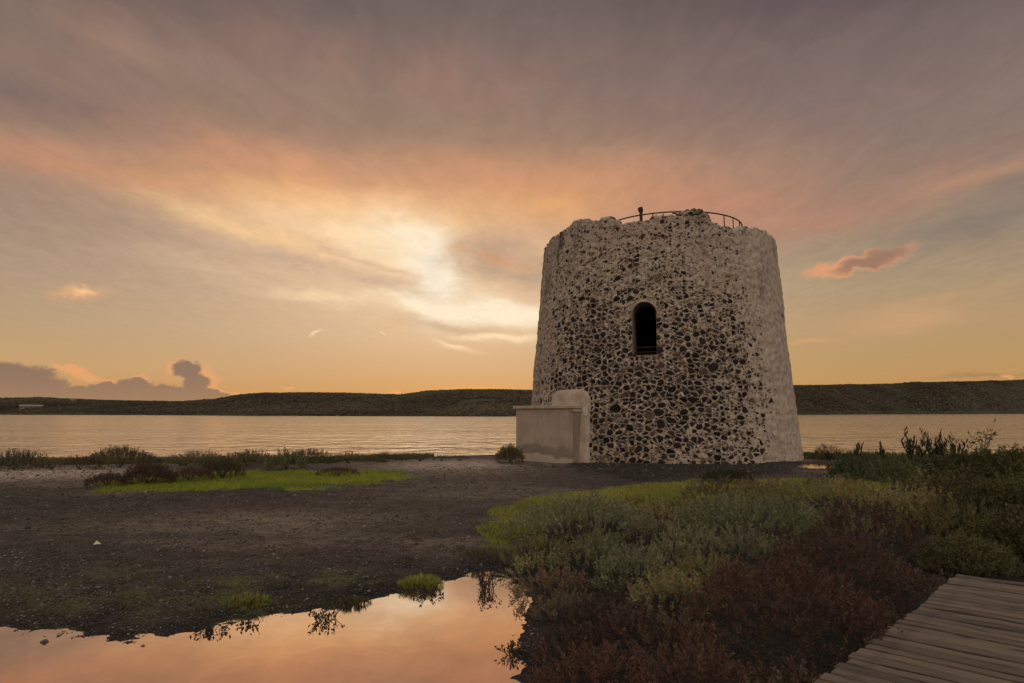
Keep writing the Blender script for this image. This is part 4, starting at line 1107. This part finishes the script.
# leafy stalks standing against the water
def stalk(px, py, hpx, spreadpx, nst, label, leafy=True, col=(.045, .05, .025), name='leafy_stalks', group='leafy stalks against the lake'):
    gx, gy = at(px, py, .15); gz = gh(gx, gy); m = math.hypot(gx, gy)/F
    root = empty(name, (gx, gy, gz)); tag(root, label, 'plant', group)
    st = MB(); P_, S_, M_, C_ = [], [], [], []
    for k in range(nst):
        a_ = random.uniform(0, 6.28); q = random.uniform(0, 1)*spreadpx/2*m; h = hpx*m*random.uniform(.6, 1); bend = random.uniform(.1, .45)
        p0 = Vector((0, 0, -.03)); pts = []
        for s_ in np.linspace(0, 1, 5): pts.append(p0+Vector((math.cos(a_)*q*s_+math.cos(a_)*bend*h*s_*s_*.4, math.sin(a_)*q*s_, h*s_)))
        st.tube(pts, [.014, .012, .010, .008, .004], 5)
        if leafy:
            for s_ in np.linspace(.2, 1, 15):
                i = min(3, int(s_*4)); f_ = s_*4-i; p = pts[i]*(1-f_)+pts[i+1]*f_
                b_ = random.uniform(0, 6.28); P_.append(p); S_.append(.24*random.uniform(.7, 1.2)*(1.2-.6*s_)); M_.append((math.cos(b_)*.38, math.sin(b_)*.38, 1.0)); C_.append(np.array(col)*random.uniform(.5, 1.1))
    st.build('stem', MST, root)
    if leafy:
        lf = (np.array([(0, 0, 0), (.13, 0, .45), (-.13, 0, .45), (0, .05, 1), (0, -.05, .5)], float), np.array([(0, 1, 4), (0, 4, 2), (1, 3, 4), (4, 3, 2)]))
        n_ = len(P_); V, Fc, CC = scatter([lf], np.array(P_), np.array(S_)*1.35, tilt(np.array(M_), rng.uniform(0, 6.28, n_)), np.array(C_))
        link('leaves', mesh('leaves', V, Fc, False, CC), MF, root)
stalk(858, 466, 22, 12, 3, 'short pair of leafy stalks left of the others above the bank')
stalk(884, 466, 20, 10, 3, 'thin upright leafy stalk second from the left on the bank')
stalk(911, 466, 32, 16, 5, 'tall leafy stalks in the middle of the bank')
stalk(938, 468, 32, 44, 13, 'broad fan of leafy stalks, the fullest on the bank')
stalk(922, 467, 24, 16, 4, 'stalks between the tall middle ones and the broad fan')
stalk(955, 468, 24, 20, 5, 'short stalks on the right flank of the broad fan')
def twigs(px, py, hpx, wpx, nst, label, name='twiggy_shrub', leaves=0, group=None, col=(.04, .035, .022), z=.15, rt=.012, spread=1.0):
    gx, gy = at(px, py, z); gz = gh(gx, gy); m = math.hypot(gx, gy)/F
    root = empty(name, (gx, gy, gz)); tag(root, label, 'shrub', group)
    st = MB(); h = hpx*m; r = wpx/2*m; tips = []
    for k in range(nst):
        a_ = random.uniform(0, 6.28); q = random.uniform(.15, 1)
        p1 = Vector((math.cos(a_)*r*q*.35, math.sin(a_)*r*q*.35, h*random.uniform(.3, .5))); p2 = Vector((math.cos(a_)*r*q, math.sin(a_)*r*q, h*random.uniform(.7, 1.0)*(1.1-.3*q*spread)))
        st.tube([(0, 0, -.03), p1, p2], [rt, rt*.7, rt*.25], 5)
        for j in range(5):
            f_ = random.uniform(.2, .95); s0 = p1*(1-f_)+p2*f_; e_ = s0+Vector((random.uniform(-1, 1)*r*.35, random.uniform(-1, 1)*r*.35, random.uniform(.05, .3)*h))
            st.tube([s0, e_], [rt*.45, rt*.18], 4); tips += [e_, s0.lerp(e_, .5)]
    st.build('branches', MST, root)
    if leaves:
        lf = (np.array([(0, 0, 0), (.3, 0, .5), (-.3, 0, .5), (0, .05, 1)], float), np.array([(0, 1, 2), (1, 3, 2)]))
        P_ = np.array([tips[random.randrange(len(tips))]+Vector((random.gauss(0, .03), random.gauss(0, .03), random.gauss(0, .03))) for _ in range(leaves)])
        nr = rng.normal(size=(leaves, 3)); nr[:, 2] += .6
        V, Fc, CC = scatter([lf], P_, rng.uniform(.05, .10, leaves), tilt(nr, rng.uniform(0, 6.28, leaves)), np.array(col)[None]*rng.uniform(.6, 1.5, (leaves, 1)))
        link('leaves', mesh('leaves', V, Fc, False, CC), MF, root)
twigs(830, 460, 17, 30, 34, 'rounded bare twiggy bush at the water edge right of the tower', rt=.008, spread=1.6)
twigs(985, 466, 30, 40, 7, 'sparse leafy branch rising over the shrubs near the right edge', leaves=150, col=(.035, .03, .02))
twigs(592, 526, 40, 34, 9, 'bare upright twigs standing out of the scrub left of centre', rt=.006, z=.2)
twigs(568, 540, 30, 26, 8, 'shorter bare twigs just below the upright ones', rt=.006, z=.2)
twigs(758, 585, 36, 30, 8, 'thin bare twigs in the middle of the scrub', rt=.005, z=.3)
# weeds standing in the puddle
def weed(px, py, hpx, wpx, label, n_=22, down=False):
    gx, gy = at(px, py, 0); m = math.hypot(gx, gy)/F
    root = empty('drowned_weed', (gx, gy, 0)); tag(root, label, 'weed', 'dark weeds standing in the puddle')
    st = MB(); r = wpx/2*m; h = hpx*m; tl = []
    for k in range(n_):
        a_ = random.uniform(0, 6.28); q = random.uniform(.2, 1); b0 = Vector((random.gauss(0, r*.4), random.gauss(0, r*.4), -.02))
        e_ = b0+Vector((math.cos(a_)*r*q*.8, math.sin(a_)*r*q*.8, h*random.uniform(.4, 1)))
        st.tube([b0, b0.lerp(e_, .5)+Vector((0, 0, h*.15)), e_], [.004, .0035, .0015], 4); tl += [e_, b0.lerp(e_, .6)]
    st.build('stem', MST, root)
    lf = (np.array([(0, 0, 0), (.22, 0, .5), (-.22, 0, .5), (0, .05, 1)], float), np.array([(0, 1, 2), (1, 3, 2)]))
    k_ = n_*5; P_ = np.array([tl[random.randrange(len(tl))] for _ in range(k_)])+rng.normal(0, .012, (k_, 3)); P_[:, 2] = np.maximum(P_[:, 2], .003)
    nr = rng.normal(size=(k_, 3)); nr[:, 2] = abs(nr[:, 2])+.3
    V, Fc, CC = scatter([lf], P_, rng.uniform(.03, .05, k_), tilt(nr, rng.uniform(0, 6.28, k_)), np.array((.035, .028, .02))[None]*rng.uniform(.6, 1.4, (k_, 1)))
    link('leaves', mesh('leaves', V, Fc, False, CC), MF, root)
weed(324, 620, 11, 26, 'dark weed alone in the puddle right of centre-left bank')
weed(488, 590, 17, 22, 'tall dark weed in the puddle corner beside the scrub', 30)
weed(210, 632, 7, 26, 'flat dark weed on the muddy puddle rim at left', 18)
weed(430, 594, 8, 34, 'dark weed in the water in front of the bright green tuft', 22)
weed(516, 655, 12, 26, 'dark weed at the lower right end of the puddle', 20)
weed(250, 626, 4, 16, 'smallest dark weed lying on the puddle rim', 9)

# ------------------------------------------------------------------ pebbles, rocks
PEB = []
for k in range(8):
    V, Fs = rock_mesh(1, k+50, .6, 6); Fs = np.array([(a_, b_, c_) for a_, b_, c_, d_ in Fs]+[(a_, c_, d_) for a_, b_, c_, d_ in Fs]); PEB.append((np.array(V), Fs))
n_ = 60000
yy = np.exp(rng.uniform(math.log(5.6), math.log(24), n_)); xx = rng.uniform(-.8, .55, n_)*yy
ok = (sd_poly(VEG, xx, yy) > 0) & (sd_poly(GREEN1, xx, yy) > 0) & (sd_poly(GREEN2, xx, yy) > .1)
hh_ = ground_h(xx, yy); ok &= hh_ > -.012; xx, yy, hh_ = xx[ok], yy[ok], hh_[ok]; n_ = len(xx)
sz = .0048*np.exp(rng.normal(0, .5, n_))*(.7+.07*yy)
cl = np.array((.062, .050, .044))[None]*np.exp(rng.normal(0, .85, (n_, 1))); cl = np.clip(cl, .008, .125)
V, Fc, CC = scatter(PEB, np.stack([xx, yy, hh_+sz*.2], 1), sz, rotz(rng.uniform(0, 6.28, n_)), cl)
MPB, t, o = material('pebble'); a = S(t, node(t, 'ShaderNodeAttribute', attribute_name='tint').outputs['Color']); principled(t, o, a, .8, noise(t, objco(t), 60, 3, .6), .3, .004)
tag(link('gravel', mesh('gravel', V, Fc, True, CC), MPB), 'loose gravel strewn over the dark mud', 'gravel', kind='stuff')
MRK = simple('shore_rock', (.09, .072, .062), (.045, .036, .032), 5, .9, .6, .02)
for k, (px, py, s_, lb) in enumerate([(45, 636, .035, 'dark stone in the shallow water at the lower left'), (143, 640, .022, 'small clod in the puddle below the muddy rim'), (806, 461, .14, 'dark boulder at the right foot of the tower'), (816, 460, .09, 'smaller boulder right of the one at the tower foot'), (797, 463, .10, 'stone touching the tower base on the right'),
                                     (903, 478, .16, 'pale stone lying among the shrubs on the right bank'), (933, 479, .13, 'second pale stone deeper in the shrubs on the right bank')]):
    gx, gy = at(px, py, .05); V, Fs = rock_mesh(s_, k+9, .7, 14)
    r_ = MB().add(V, Fs).build('rock', MRK if 'pale' not in lb else MPL, None, True); r_.location = (gx, gy, max(gh(gx, gy), -.01)+s_*.15); tag(r_, lb, 'rock', 'scattered rocks')
# litter scrap
gx, gy = at(97, 545, .1); sc_ = MB(); sc_.add([(-.045, -.02, .01), (.012, -.04, .02), (.05, .02, .012), (-.03, .04, .06), (.0, 0, .025)], [(0, 1, 4), (1, 2, 4), (2, 3, 4), (3, 0, 4)])
s_ = sc_.build('paper_scrap', simple('pale_scrap', (.40, .42, .30), (.30, .33, .22), 20)); s_.location = (gx, gy, gh(gx, gy)); tag(s_, 'small crumpled pale scrap lying on the open mud at left', 'litter')
print('done objects', len(bpy.data.objects))
